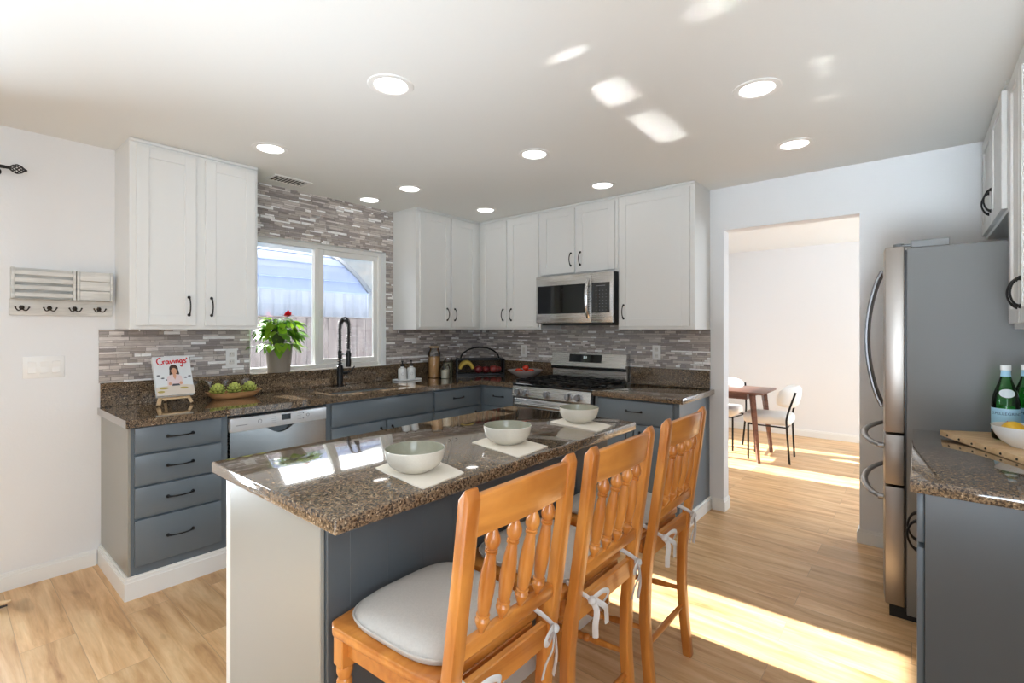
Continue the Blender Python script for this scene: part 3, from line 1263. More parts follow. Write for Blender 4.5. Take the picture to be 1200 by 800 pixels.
r = counter('granite_worktop', 'brown speckled granite worktop right of the range', (2.14, -0.3, CT0))
b = new_bm()
box(b, 1.800, 2.490, -0.655, -0.001, CT0, CT1, GB, 2)
part(r, 'slab', b, M['granite'])
b = new_bm()
box(b, 1.800, 2.458, -0.022, -0.001, CT1 + 0.0003, 1.056, 0.002)
part(r, 'backsplash', b, M['granite'])

b = new_bm()
box(b, 3.662, XR - 0.001, -1.918, -0.935, CT0, CT1, GB, 2)
tag(link('granite_worktop', b, M['granite']), 'dark brown granite worktop at the right edge under the cutting board', 'worktop')

# ------------------------------------------------------------------ island
isl = thing('kitchen_island', 'grey kitchen island base with pale end panel', 'island', (2.15, -2.4, 0))
b = new_bm()
box(b, 1.86, 2.470, -3.166, -1.66, 0.0, 0.8735, 0.002)
part(isl, 'body', b, M['cab_dark'])
b = new_bm()
box(b, 1.875, 2.474, -3.180, -3.1665, 0.0, 0.8735, 0.002)
p_ = part(isl, 'end_panel', b, M['greige'])
p_['label'] = 'pale greige end panel facing the camera'
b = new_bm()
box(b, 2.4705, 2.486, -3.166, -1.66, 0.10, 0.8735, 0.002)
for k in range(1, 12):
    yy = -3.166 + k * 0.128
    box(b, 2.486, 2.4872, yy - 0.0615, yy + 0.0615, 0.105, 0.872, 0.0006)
p_ = part(isl, 'seating_side_panel', b, M['cab_dark_shaded'])
p_['label'] = 'slate panel behind the stools with shade painted into its colour'
b = new_bm()
for (tt, z0, z1) in ((0.028, 0, 0.082), (0.022, 0.082, 0.0995)):
    box(b, 2.4705, 2.4705 + tt, -3.18, -1.66, z0, z1)
p_ = part(isl, 'base_trim', b, M['trim'], smooth=False)
p_['label'] = 'white base moulding along the seating side'
for (a0, a1) in ((-3.13, -2.66), (-2.64, -2.16), (-2.14, -1.68)):
    d = slab(isl, '-x', 1.86, a0, a1, 0.13, 0.85, M['cab_dark'], 'door')
    pull(d, '-x', 1.841, a1 - 0.05, 0.74, True)
b = new_bm()
box(b, 1.842, 1.874, -3.181, -3.1668, 0.0, 0.8735, 0.002)
p_ = part(isl, 'corner_stile', b, M['cab_light'])
b = new_bm()
box(b, 1.807, 2.611, -3.216, -1.600, CT0, CT1, 0.006, 3)
tag(link('granite_worktop', b, M['granite']), 'glossy brown granite island top set with three bowls', 'worktop')

# ------------------------------------------------------------------ sink and faucet
r = thing('kitchen_sink', 'stainless undermount sink basin in the window worktop', 'sink', (0.35, -1.69, 0.70))
b = new_bm()
x0, x1, y0, y1, zb, zt = SKX0 - 0.004, SKX1 + 0.004, SKY0 - 0.004, SKY1 + 0.004, 0.70, 0.8732
w = 0.004
box(b, x0 - w, x0, y0, y1, zb, zt)
box(b, x1, x1 + w, y0, y1, zb, zt)
box(b, x0, x1, y0 - w, y0, zb, zt)
box(b, x0, x1, y1, y1 + w, zb, zt)
box(b, x0, x1, y0, y1, zb - w, zb)
box(b, x0, x1, (y0 + y1) / 2 - 0.012, (y0 + y1) / 2 + 0.012, zb, zt - 0.03)
part(r, 'basin', b, M['chrome'], smooth=False)
for yy in (-1.855, -1.525):
    b = new_bm()
    lathe(b, [(0, 0.001), (0.045, 0.001), (0.045, 0.004), (0.03, 0.003), (0, 0.003)], 0.35, yy, zb)
    part(r, 'drain', b, M['chrome'])

fa = thing('faucet', 'matte black spring neck faucet behind the sink', 'faucet', (0.088, -1.715, CT1))
FXx, FYy = 0.088, -1.715
b = new_bm()
lathe(b, [(0, 0.0005), (0.034, 0.0005), (0.034, 0.006), (0.027, 0.012), (0.024, 0.02), (0.024, 0.16), (0.020, 0.165), (0.020, 0.17), (0, 0.17)], FXx, FYy, CT1)
part(fa, 'body', b, M['black'])
b = new_bm()
neck = [(FXx, FYy, CT1 + 0.17), (FXx, FYy, CT1 + 0.30), (FXx, FYy, CT1 + 0.40)]
for k in range(13):
    a = PI * k / 12
    neck.append((FXx + 0.085 - 0.085 * math.cos(a), FYy - 0.002 * k, CT1 + 0.455 + 0.085 * math.sin(a)))
neck += [(FXx + 0.17, FYy - 0.026, CT1 + 0.38), (FXx + 0.168, FYy - 0.026, CT1 + 0.30)]
tube(b, neck, 0.008, 10)
part(fa, 'hose', b, M['black'])
b = new_bm()
sp = smooth_pts(neck, 10)
coil = []
cum = 0
for i in range(len(sp)):
    if i:
        cum += (sp[i] - sp[i - 1]).length
    tg = (sp[min(i + 1, len(sp) - 1)] - sp[max(i - 1, 0)]).normalized()
    n1 = Vector((0, 1, 0))
    n2 = tg.cross(n1).normalized()
    coil.append((sp[i], cum, n1, n2))
path = []
steps = 760
tot = coil[-1][1]
j = 0
for s in range(steps):
    d = tot * s / steps
    while j < len(coil) - 2 and coil[j + 1][1] < d:
        j += 1
    f = (d - coil[j][1]) / max(1e-6, coil[j + 1][1] - coil[j][1])
    pc = coil[j][0].lerp(coil[j + 1][0], f)
    a = d / 0.0190 * 2 * PI
    path.append(pc + coil[j][2] * math.cos(a) * 0.0165 + coil[j][3] * math.sin(a) * 0.0165)
tube(b, path, 0.0036, 6)
part(fa, 'spring', b, M['black'])
b = new_bm()
lathe(b, [(0, 0), (0.018, 0.0), (0.020, 0.03), (0.017, 0.09), (0.014, 0.13), (0, 0.13)], FXx + 0.168, FYy - 0.026, CT1 + 0.165)
part(fa, 'spray_head', b, M['black'])
b = new_bm()
tube(b, [(FXx, FYy, CT1 + 0.255), (FXx + 0.08, FYy - 0.013, CT1 + 0.262), (FXx + 0.15, FYy - 0.024, CT1 + 0.262)], 0.006, 8)
cyl(b, (FXx + 0.168, FYy - 0.026, CT1 + 0.248), (FXx + 0.168, FYy - 0.026, CT1 + 0.276), 0.022, seg=16)
cyl(b, (FXx, FYy, CT1 + 0.225), (FXx, FYy, CT1 + 0.285), 0.016, seg=16)
part(fa, 'docking_arm', b, M['black'])
b = new_bm()
cyl(b, (FXx, FYy + 0.018, CT1 + 0.105), (FXx + 0.004, FYy + 0.062, CT1 + 0.105), 0.014, seg=14)
tube(b, [(FXx + 0.004, FYy + 0.055, CT1 + 0.105), (FXx + 0.008, FYy + 0.095, CT1 + 0.115), (FXx + 0.012, FYy + 0.125, CT1 + 0.155)], 0.006, 8)
part(fa, 'lever', b, M['black'])


# ------------------------------------------------------------------ dishwasher
dw = thing('dishwasher', 'white and steel dishwasher with curved pocket handle', 'dishwasher', (0.3, -2.432, 0))
b = new_bm()
box(b, 0.03, 0.585, -2.733, -2.131, 0.09, 0.866)
part(dw, 'tub', b, M['blackplastic'])
b = new_bm()
box(b, 0.03, 0.54, -2.732, -2.132, 0.0, 0.0895)
part(dw, 'toe_kick', b, M['blackplastic'])
b = new_bm()
box(b, 0.5855, 0.632, -2.728, -2.136, 0.772, 0.852, 0.004, 2)
cp = part(dw, 'control_panel', b, M['dw_grey'])
b = new_bm()
box(b, 0.632, 0.6335, -2.435, -2.378, 0.806, 0.840, 0.0005)
part(cp, 'display', b, M['screen'])
for (yy, rr) in ((-2.565, 0.011), (-2.265, 0.009)):
    b = new_bm()
    t = [(0.6328, yy + rr * math.cos(2 * PI * k / 20), 0.818 + rr * math.sin(2 * PI * k / 20)) for k in range(20)]
    tube(b, t, 0.0016, 5, closed=True)
    part(cp, 'button_ring', b, M['greymark'])
b = new_bm()
for k in range(4):
    zz = 0.797 + 0.012 * k
    for yy in (-2.495, -2.335):
        box(b, 0.632, 0.6326, yy, yy + 0.028, zz, zz + 0.0016)
box(b, 0.632, 0.6326, -2.70, -2.635, 0.806, 0.810)
for (yy, zz) in ((-2.295, 0.835), (-2.295, 0.800)):
    ball(b, (0.632, yy, zz), 0.005, sx=0.2)
part(cp, 'markings', b, M['greymark'])
b = new_bm()
ARC = [(-2.52 + 0.17 * k / 14, 0.771 - 0.040 * math.sin(PI * k / 14)) for k in range(15)]
# door with the curved pocket cut from its top edge
t = bmesh.new()
outl = [(-2.728, 0.7705)] + ARC + [(-2.136, 0.7705), (-2.136, 0.11), (-2.728, 0.11)]
prism(b, outl, 0, 0.5855, 0.622)
part(dw, 'door', b, M['steel'], smooth=False)
b = new_bm()
box(b, 0.587, 0.606, -2.522, -2.348, 0.732, 0.7708)
part(dw, 'handle_pocket', b, M['blackgloss'])

# ------------------------------------------------------------------ range
RX0, RX1 = 1.030, 1.794
rg = thing('gas_range', 'stainless gas range with black grates and five knobs', 'range', (1.412, -0.33, 0))
b = new_bm()
box(b, RX0, RX1, -0.600, -0.012, 0.06, 0.896, 0.003)
part(rg, 'body', b, M['blackplastic'])
for sx in (RX0 + 0.04, RX1 - 0.04):
    for sy in (-0.55, -0.07):
        b = new_bm()
        cyl(b, (sx, sy, 0), (sx, sy, 0.0595), 0.018)
        part(rg, 'foot', b, M['blackplastic'])
b = new_bm()
box(b, RX0 - 0.004, RX1 + 0.004, -0.655, -0.075, 0.8965, 0.918, 0.006, 2)
ct = part(rg, 'cooktop', b, M['blackgloss'])
b = new_bm()
prism(b, [(-0.601, 0.800), (-0.655, 0.800), (-0.668, 0.812), (-0.655, 0.8962), (-0.601, 0.8962)], 0, RX0, RX1)
fp = part(rg, 'control_panel', b, M['steel'], smooth=False)
for xx in (1.098, 1.185, 1.395, 1.600, 1.690):
    b = new_bm()
    mt = Matrix.Translation((xx, -0.664, 0.845)) @ Matrix.Rotation(PI / 2 - 0.14, 4, 'X')
    lathe(b, [(0, 0), (0.032, 0), (0.032, 0.008), (0.025, 0.010), (0.023, 0.034), (0.021, 0.037), (0, 0.037)], seg=20, mtx=mt)
    t = bmesh.new()
    bmesh.ops.create_cube(t, size=1)
    bmesh.ops.transform(t, matrix=mt @ Matrix.Translation((0, 0, 0.036)) @ Matrix.Diagonal((0.010, 0.042, 0.014, 1)), verts=t.verts[:])
    merge(b, t)
    part(fp, 'knob', b, M['steel_h'])
b = new_bm()
box(b, RX0 + 0.006, RX1 - 0.006, -0.648, -0.601, 0.22, 0.792, 0.004, 2)
od = part(rg, 'oven_door', b, M['steel'])
b = new_bm()
box(b, RX0 + 0.12, RX1 - 0.12, -0.650, -0.6485, 0.34, 0.66, 0.0006)
part(od, 'window', b, M['blackgloss'])
b = new_bm()
tube(b, [(RX0 + 0.05, -0.690, 0.748), (RX1 - 0.05, -0.690, 0.748)], 0.013, 12)
for xx in (RX0 + 0.07, RX1 - 0.07):
    cyl(b, (xx, -0.6485, 0.748), (xx, -0.690, 0.748), 0.009)
part(od, 'handle', b, M['chrome'])
b = new_bm()
box(b, RX0 + 0.006, RX1 - 0.006, -0.646, -0.601, 0.075, 0.212, 0.004, 2)
part(rg, 'storage_drawer', b, M['steel'])
# back guard
b = new_bm()
prism(b, [(-0.010, 0.9185), (-0.072, 0.9185), (-0.072, 1.045), (-0.040, 1.05), (-0.040, 0.9185 + 0.17)], 0, RX0 + 0.002, RX1 - 0.002) if False else None
box(b, RX0 + 0.002, RX1 - 0.002, -0.070, -0.010, 0.9185, 1.03, 0.003)
bg_ = part(rg, 'back_guard', b, M['steel'])
b = new_bm()
prism(b, [(-0.010, 1.0305), (-0.088, 1.0305), (-0.094, 1.040), (-0.070, 1.158), (-0.060, 1.162), (-0.010, 1.162)], 0, RX0, RX1)
hd = part(rg, 'control_head', b, M['steel'], smooth=False)


def on_head(b, xa, xb, za, zb, off=0.001, th=0.0012):
    def yz(z):
        return -0.094 + (z - 1.040) * (0.024 / 0.118) - off
    t = bmesh.new()
    v = []
    for d in (0, th):
        v.append([t.verts.new((x, yz(z) - d, z)) for x, z in ((xa, za), (xb, za), (xb, zb), (xa, zb))])
    t.faces.new(v[1])
    for i in range(4):
        t.faces.new((v[0][i], v[0][(i + 1) % 4], v[1][(i + 1) % 4], v[1][i]))
    bmesh.ops.recalc_face_normals(t, faces=t.faces[:])
    merge(b, t)


b = new_bm()
on_head(b, 1.225, 1.560, 1.078, 1.148)
ds = part(hd, 'display', b, M['blackgloss'], smooth=False)
b = new_bm()
for xx in (1.378, 1.392, 1.404):
    on_head(b, xx, xx + 0.003, 1.112, 1.132, 0.0025, 0.0005)
part(ds, 'clock_digits', b, M['digit'], smooth=False)
b = new_bm()
box(b, RX0 + 0.001, RX1 - 0.001, -0.096, -0.0705, 1.012, 1.030, 0.003)
part(rg, 'vent_strip', b, M['blackgloss'])
# burners and cast grates
for (xx, yy, rr) in ((1.185, -0.50, 0.050), (1.185, -0.22, 0.038), (1.412, -0.36, 0.055), (1.640, -0.50, 0.042), (1.640, -0.22, 0.046)):
    b = new_bm()
    lathe(b, [(0, 0.0005), (rr + 0.014, 0.0005), (rr + 0.012, 0.006), (rr * 0.8, 0.010), (rr * 0.8, 0.016), (rr * 0.75, 0.02), (0, 0.02)], xx, yy, 0.918, 24)
    part(ct, 'burner', b, M['black'])
for (xa, xb) in ((RX0 + 0.02, 1.283), (1.287, 1.537), (1.541, RX1 - 0.02)):
    b = new_bm()
    zt_ = 0.950
    for yy in (-0.635, -0.36, -0.105):
        box(b, xa, xb, yy - 0.006, yy + 0.006, zt_ - 0.014, zt_, 0.002)
    for xx in (xa + 0.006, xb - 0.006):
        box(b, xx - 0.006, xx + 0.006, -0.635, -0.105, zt_ - 0.014, zt_, 0.002)
    for xx in (xa + (xb - xa) * 0.34, xa + (xb - xa) * 0.66):
        box(b, xx - 0.005, xx + 0.005, -0.635, -0.105, zt_ - 0.012, zt_ + 0.004, 0.002)
    for k in range(5):
        yy = -0.58 + 0.105 * k
        box(b, xa, xb, yy - 0.0045, yy + 0.0045, zt_ - 0.010, zt_ + 0.003, 0.002)
    for xx in (xa + 0.008, xb - 0.008):
        for yy in (-0.625, -0.36, -0.115):
            box(b, xx - 0.007, xx + 0.007, yy - 0.007, yy + 0.007, 0.9182, zt_ - 0.008)
    part(ct, 'grate', b, M['black'])

# ------------------------------------------------------------------ microwave
mw = thing('microwave', 'stainless over-the-range microwave under the short cabinet', 'microwave', (1.472, -0.2, 1.42))
MX0, MX1, MZ0, MZ1, MYF = 1.093, 1.848, 1.420, 1.8325, -0.385
b = new_bm()
box(b, MX0, MX1, MYF, -0.010, MZ0 + 0.004, MZ1, 0.003)
part(mw, 'case', b, M['blackplastic'])
b = new_bm()
box(b, MX0 + 0.03, MX1 - 0.03, MYF + 0.02, -0.03, MZ0 - 0.012, MZ0 + 0.0035, 0.002)
part(mw, 'vent_base', b, M['blackplastic'])
b = new_bm()
XD = 1.655
box(b, MX0, XD - 0.002, MYF - 0.028, MYF - 0.0005, MZ0 + 0.006, MZ1 - 0.001, 0.005, 2)
dr = part(mw, 'door', b, M['steel'])
b = new_bm()
box(b, MX0 + 0.018, 1.610, MYF - 0.0295, MYF - 0.0282, MZ0 + 0.085, MZ1 - 0.085, 0.0005)
part(dr, 'window', b, M['blackgloss'])
b = new_bm()
hp = [(XD - 0.030, MYF - 0.030 - 0.040 * math.sin(PI * k / 12) ** 0.7, MZ0 + 0.045 + (MZ1 - MZ0 - 0.09) * k / 12) for k in range(13)]
tube(b, hp, 0.010, 10, flat=1.5)
part(dr, 'handle', b, M['chrome'])
b = new_bm()
box(b, XD, MX1 - 0.001, MYF - 0.028, MYF - 0.0005, MZ0 + 0.006, MZ1 - 0.001, 0.005, 2)
kp = part(mw, 'control_panel', b, M['steel'])
b = new_bm()
box(b, XD + 0.002, MX1 - 0.028, MYF - 0.0295, MYF - 0.0282, MZ0 + 0.085, MZ1 - 0.085, 0.0005)
pn = part(kp, 'keypad', b, M['blackgloss'])
b = new_bm()
for r_ in range(7):
    for c_ in range(4):
        xx = XD + 0.040 + c_ * 0.030
        zz = MZ0 + 0.105 + r_ * 0.026
        box(b, xx, xx + 0.008, MYF - 0.0302, MYF - 0.0296, zz, zz + 0.0025)
box(b, XD + 0.045, XD + 0.125, MYF - 0.0302, MYF - 0.0296, MZ1 - 0.112, MZ1 - 0.108)
part(kp, 'key_markings', b, M['greymark'], smooth=False)

# ------------------------------------------------------------------ refrigerator
fr = thing('refrigerator', 'stainless french door refrigerator with grey side', 'refrigerator', (3.95, -0.46, 0))
FY0, FY1 = -0.902, -0.030
b = new_bm()
box(b, 3.640, 4.305, FY0, FY1, 0.03, 1.752, 0.004, 2)
part(fr, 'case', b, M['fridge_side'])
b = new_bm()
box(b, 3.575, 3.72, FY0 + 0.02, FY1 - 0.02, 0.0, 0.0295)
box(b, 3.575, 3.6385, FY0 + 0.01, FY1 - 0.01, 0.030, 0.056)
part(fr, 'base_grille', b, M['blackplastic'])
b = new_bm()
box(b, 3.632, 3.6395, FY0 + 0.012, FY1 - 0.012, 0.06, 1.745)
part(fr, 'gasket', b, M['blackplastic'])


def fdoor(y0, y1, z0, z1, name):
    b = new_bm()
    n = 8
    out = [(3.6315, y1), (3.6315, y0)]
    for k in range(n + 1):
        a = k / n
        yy = y0 + (y1 - y0) * a
        full = (yy - FY0) / (FY1 - FY0)
        out.append((3.560 - 0.022 * math.sin(PI * full) ** 0.8, yy))
    prism(b, out, 2, z0, z1, 0.004, 2)
    return part(fr, name, b, M['steel_v'])


d1 = fdoor(FY0, -0.4685, 0.882, 1.762, 'door')
d2 = fdoor(-0.4635, FY1, 0.882, 1.762, 'door')
w1 = fdoor(FY0, FY1, 0.634, 0.870, 'drawer')
w2 = fdoor(FY0, FY1, 0.062, 0.622, 'drawer')
for d, yy in ((d1, -0.515), (d2, -0.417)):
    b = new_bm()
    pts = []
    for k in range(17):
        a = k / 16
        pts.append((3.530 - 0.068 * math.sin(PI * a) ** 0.75, yy, 0.955 + 0.730 * a))
    tube(b, pts, 0.011, 10, flat=1.4)
    for zz in (0.962, 1.678):
        cyl(b, (3.539, yy, zz), (3.520, yy, zz), 0.013)
    part(d, 'handle', b, M['steel_h'])
for d, zz in ((w1, 0.806), (w2, 0.556)):
    b = new_bm()
    pts = []
    for k in range(17):
        a = k / 16
        pts.append((3.542 - 0.090 * math.sin(PI * a) ** 0.6, -0.855 + 0.78 * a, zz))
    tube(b, pts, 0.011, 10, flat=1.4)
    for yy in (-0.850, -0.082):
        cyl(b, (3.552, yy, zz), (3.530, yy, zz), 0.014)
    part(d, 'handle', b, M['steel_h'])
for yy in (FY0 + 0.004, FY1 - 0.094):
    b = new_bm()
    box(b, 3.655, 3.790, yy, yy + 0.09, 1.7525, 1.786, 0.003)
    cyl(b, (3.610, yy + 0.035, 1.7625), (3.610, yy + 0.035, 1.778), 0.02)
    box(b, 3.610, 3.66, yy + 0.02, yy + 0.05, 1.7635, 1.774, 0.002)
    part(fr, 'hinge_cover', b, M['fridge_side'])

# ------------------------------------------------------------------ ceiling lights and vent
LIGHTS = [(1.910, -2.546, 'recessed ceiling light largest, over the near end of the island'),
          (0.747, -2.553, 'recessed ceiling light in front of the left wall cabinet'),
          (1.886, -1.480, 'recessed ceiling light over the far end of the island'),
          (0.721, -1.510, 'recessed ceiling light in the row nearest the sink, right of the one by the tile'),
          (0.214, -1.523, 'small recessed ceiling light close to the tile above the window'),
          (0.714, -0.659, 'recessed ceiling light in the corner above the jars'),
          (1.887, -0.647, 'recessed ceiling light above the range'),
          (3.132, -1.483, 'recessed ceiling light beside the faint streaks of the added glint lamps at upper right'),
          (3.134, -0.640, 'recessed ceiling light in front of the dining room opening')]
first = None
for x, y, lab in LIGHTS:
    if first is None:
        first = thing('recessed_light', lab, 'ceiling light', (x, y, ZC), 'recessed ceiling lights')
        b = new_bm()
        lathe(b, [(0.070, -0.002), (0.076, -0.006), (0.097, -0.004), (0.100, -0.0005), (0.072, -0.0005), (0.070, -0.002)], seg=40)
        part(first, 'trim_ring', b, M['trim'], world=False)
        b = new_bm()
        lathe(b, [(0, -0.0025), (0.070, -0.0025), (0.070, -0.0008), (0, -0.0008)], seg=40)
        part(first, 'lens', b, M['lens'], world=False)
    else:
        dup(first, (x, y, ZC), lab)

cv = thing('ceiling_vent', 'white ceiling air vent beside the left wall cabinet', 'vent', (0.215, -2.19, ZC))
b = new_bm()
for (x0, x1, y0, y1) in ((0.13, 0.155, -2.33, -2.055), (0.275, 0.30, -2.33, -2.055), (0.155, 0.275, -2.33, -2.305), (0.155, 0.275, -2.08, -2.055)):
    box(b, x0, x1, y0, y1, ZC - 0.007, ZC - 0.0005, 0.002)
part(cv, 'frame', b, M['trim'])
b = new_bm()
box(b, 0.155, 0.275, -2.305, -2.08, ZC - 0.0018, ZC - 0.0006)
part(cv, 'duct_opening', b, M['blackplastic'])
for k in range(9):
    b = new_bm()
    yy = -2.295 + 0.0125 + k * 0.0235
    t = bmesh.new()
    bmesh.ops.create_cube(t, size=1)
    bmesh.ops.transform(t, matrix=Matrix.Translation((0.215, yy, ZC - 0.0048)) @ Matrix.Rotation(0.28, 4, 'X') @ Matrix.Diagonal((0.12, 0.017, 0.0012, 1)), verts=t.verts[:])
    merge(b, t)
    part(cv, 'louvre', b, M['trim'])

# ------------------------------------------------------------------ left wall fittings
rk = thing('coat_rack', 'whitewashed wooden mail and coat rack with hooks on the left wall', 'coat rack', (0.0, -3.364, 1.447))
b = new_bm()
box(b, 0.0005, 0.016, -3.576, -3.150, 1.447, 1.534, 0.004, 2)
bb = part(rk, 'hook_board', b, M['whitewash'])
b = new_bm()
box(b, 0.0005, 0.008, -3.572, -3.156, 1.5345, 1.702, 0.001)
part(rk, 'back_board', b, M['whitewash'])
b = new_bm()
for yy in (-3.572, -3.330, -3.314):
    box(b, 0.0085, 0.062, yy, yy + 0.012, 1.536, 1.700, 0.001)
box(b, 0.0085, 0.062, -3.168, -3.156, 1.536, 1.700, 0.001)
box(b, 0.0005, 0.066, -3.574, -3.154, 1.5342, 1.5355, 0.0003)
part(rk, 'divider', b, M['whitewash'])
for k in range(4):
    b = new_bm()
    zz = 1.545 + k * 0.039
    box(b, 0.056, 0.062, -3.559, -3.331, zz, zz + 0.022, 0.001)
    part(rk, 'slat', b, M['whitewash'])
for zz in (1.538, 1.592, 1.646):
    b = new_bm()
    box(b, 0.052, 0.060, -3.301, -3.169, zz, zz + 0.051, 0.001)
    part(rk, 'front_board', b, M['whitewash'])
for yy in (-3.530, -3.422, -3.318, -3.212):
    b = new_bm()
    ball(b, (0.020, yy, 1.488), 0.011, sx=0.55)
    cyl(b, (0.016, yy, 1.476), (0.019, yy, 1.500), 0.007)
    for s in (-1, 1):
        tube(b, smooth_pts([(0.020, yy, 1.486), (0.034, yy + s * 0.008, 1.474), (0.044, yy + s * 0.018, 1.474), (0.048, yy + s * 0.026, 1.488)], 5), 0.0032, 6)
        ball(b, (0.048, yy + s * 0.026, 1.489), 0.0045)
    part(rk, 'hook', b, M['hook'])

sw = thing('switch_plate', 'white triple rocker switch plate on the left wall', 'light switch', (0, -3.442, 1.165))
b = new_bm()
box(b, 0.0005, 0.006, -3.525, -3.359, 1.106, 1.224, 0.002, 2)
part(sw, 'plate', b, M['white'])
for k in range(3):
    yy = -3.490 + k * 0.048
    b = new_bm()
    prism(b, [(0.0062, 1.132), (0.0105, 1.134), (0.0075, 1.165), (0.0095, 1.197), (0.0062, 1.198)], 1, yy - 0.016, yy + 0.016)
    part(sw, 'rocker', b, M['white'], smooth=False)


def outlet(label, face, plane, u, z, slots=True):
    r = thing('outlet', label, 'outlet', fpt(face, plane, u, 0, z), 'white wall plates on the tile')
    b = new_bm()
    fbox(b, face, plane, u - 0.036, u + 0.036, 0.0005, 0.006, z - 0.060, z + 0.060, 0.002, 2)
    part(r, 'plate', b, M['white'])
    if slots:
        for dz in (-0.026, 0.026):
            b = new_bm()
            fbox(b, face, plane, u - 0.016, u + 0.016, 0.0062, 0.0085, z + dz - 0.016, z + dz + 0.016, 0.003, 2)
            s = part(r, 'receptacle', b, M['offwhite'])
            b = new_bm()
            for du in (-0.007, 0.007):
                fbox(b, face, plane, u + du - 0.0013, u + du + 0.0013, 0.0086, 0.009, z + dz - 0.002, z + dz + 0.008)
            part(s, 'slot', b, M['greymark'], smooth=False)
    else:
        b = new_bm()
        fbox(b, face, plane, u - 0.016, u + 0.016, 0.0062, 0.0095, z - 0.033, z + 0.033, 0.002, 2)
        part(r, 'rocker', b, M['offwhite'])
    return r


outlet('white duplex outlet on the tile beside the artichoke bowl', '+x', TT, -2.497, 1.172)
outlet('white switch plate on the tile between the corner and the range', '-y', -TT, 0.639, 1.156, False)
outlet('white duplex outlet on the tile right of the range', '-y', -TT, 2.031, 1.181)

cr_ = thing('curtain_rod', 'dark curtain rod end with cage finial at upper left', 'curtain rod', (0.0, -3.60, 2.21))
b = new_bm()
cyl(b, (0.075, -3.596, 2.208), (0.075, -5.00, 2.208), 0.009)
part(cr_, 'rod', b, M['black'])
b = new_bm()
for k in range(8):
    a0 = 2 * PI * k / 8
    pts = []
    for j in range(13):
        s = j / 12
        rr = 0.020 * math.sin(PI * s) + 0.003
        a = a0 + s * PI * 0.9
        pts.append((0.075 + rr * math.cos(a), -3.582 + 0.062 * s, 2.208 + rr * math.sin(a)))
    tube(b, pts, 0.0026, 5)
cyl(b, (0.075, -3.597, 2.208), (0.075, -3.578, 2.208), 0.008)
ball(b, (0.075, -3.519, 2.208), 0.006)
part(cr_, 'finial', b, M['black'])
b = new_bm()
cyl(b, (0.0005, -3.625, 2.195), (0.006, -3.625, 2.195), 0.022)
tube(b, [(0.006, -3.625, 2.195), (0.05, -3.625, 2.192), (0.075, -3.625, 2.198)], 0.006, 8)
cyl(b, (0.075, -3.632, 2.206), (0.075, -3.618, 2.206), 0.014)
part(cr_, 'bracket', b, M['black'])

# curved furniture foot just inside the left edge of the frame
ft = thing('rocker_foot', 'tip of a curved pale wooden furniture foot on the floor at left edge', 'furniture', (0.22, -3.66, 0))
b = new_bm()
pts = [(0.238 - 0.01 * k, -3.585 - 0.045 * k, 0.030 - 0.004 * k + 0.0009 * k * k) for k in range(8)]
tube(b, pts, 0.018, 8, radii=[0.006, 0.013, 0.018, 0.020, 0.020, 0.02, 0.02, 0.02])
part(ft, 'runner', b, M['palewood'])
b = new_bm()
pts = [(0.238 - 0.01 * k, -3.598 - 0.045 * k, 0.012 - 0.0015 * k + 0.0003 * k * k) for k in range(8)]
tube(b, pts, 0.010, 8, radii=[0.004, 0.008, 0.010, 0.0105, 0.0105, 0.0105, 0.01, 0.01])
part(ft, 'dark_underside', b, M['hook'])  # dark strip along the underside of the runner

# ------------------------------------------------------------------ counter stools
CH_X = 2.722


def stool_profile(z):          # rear edge x of the back post, local
    pr = [(0.0, 0.231), (0.163, 0.213), (0.304, 0.203), (0.45, 0.206), (0.55, 0.217), (0.674, 0.236), (0.80, 0.254), (0.895, 0.268), (1.05, 0.287)]
    for (a, xa), (c_, xc) in zip(pr, pr[1:]):
        if a <= z <= c_:
            return xa + (xc - xa) * (z - a) / (c_ - a)
    return pr[-1][1]


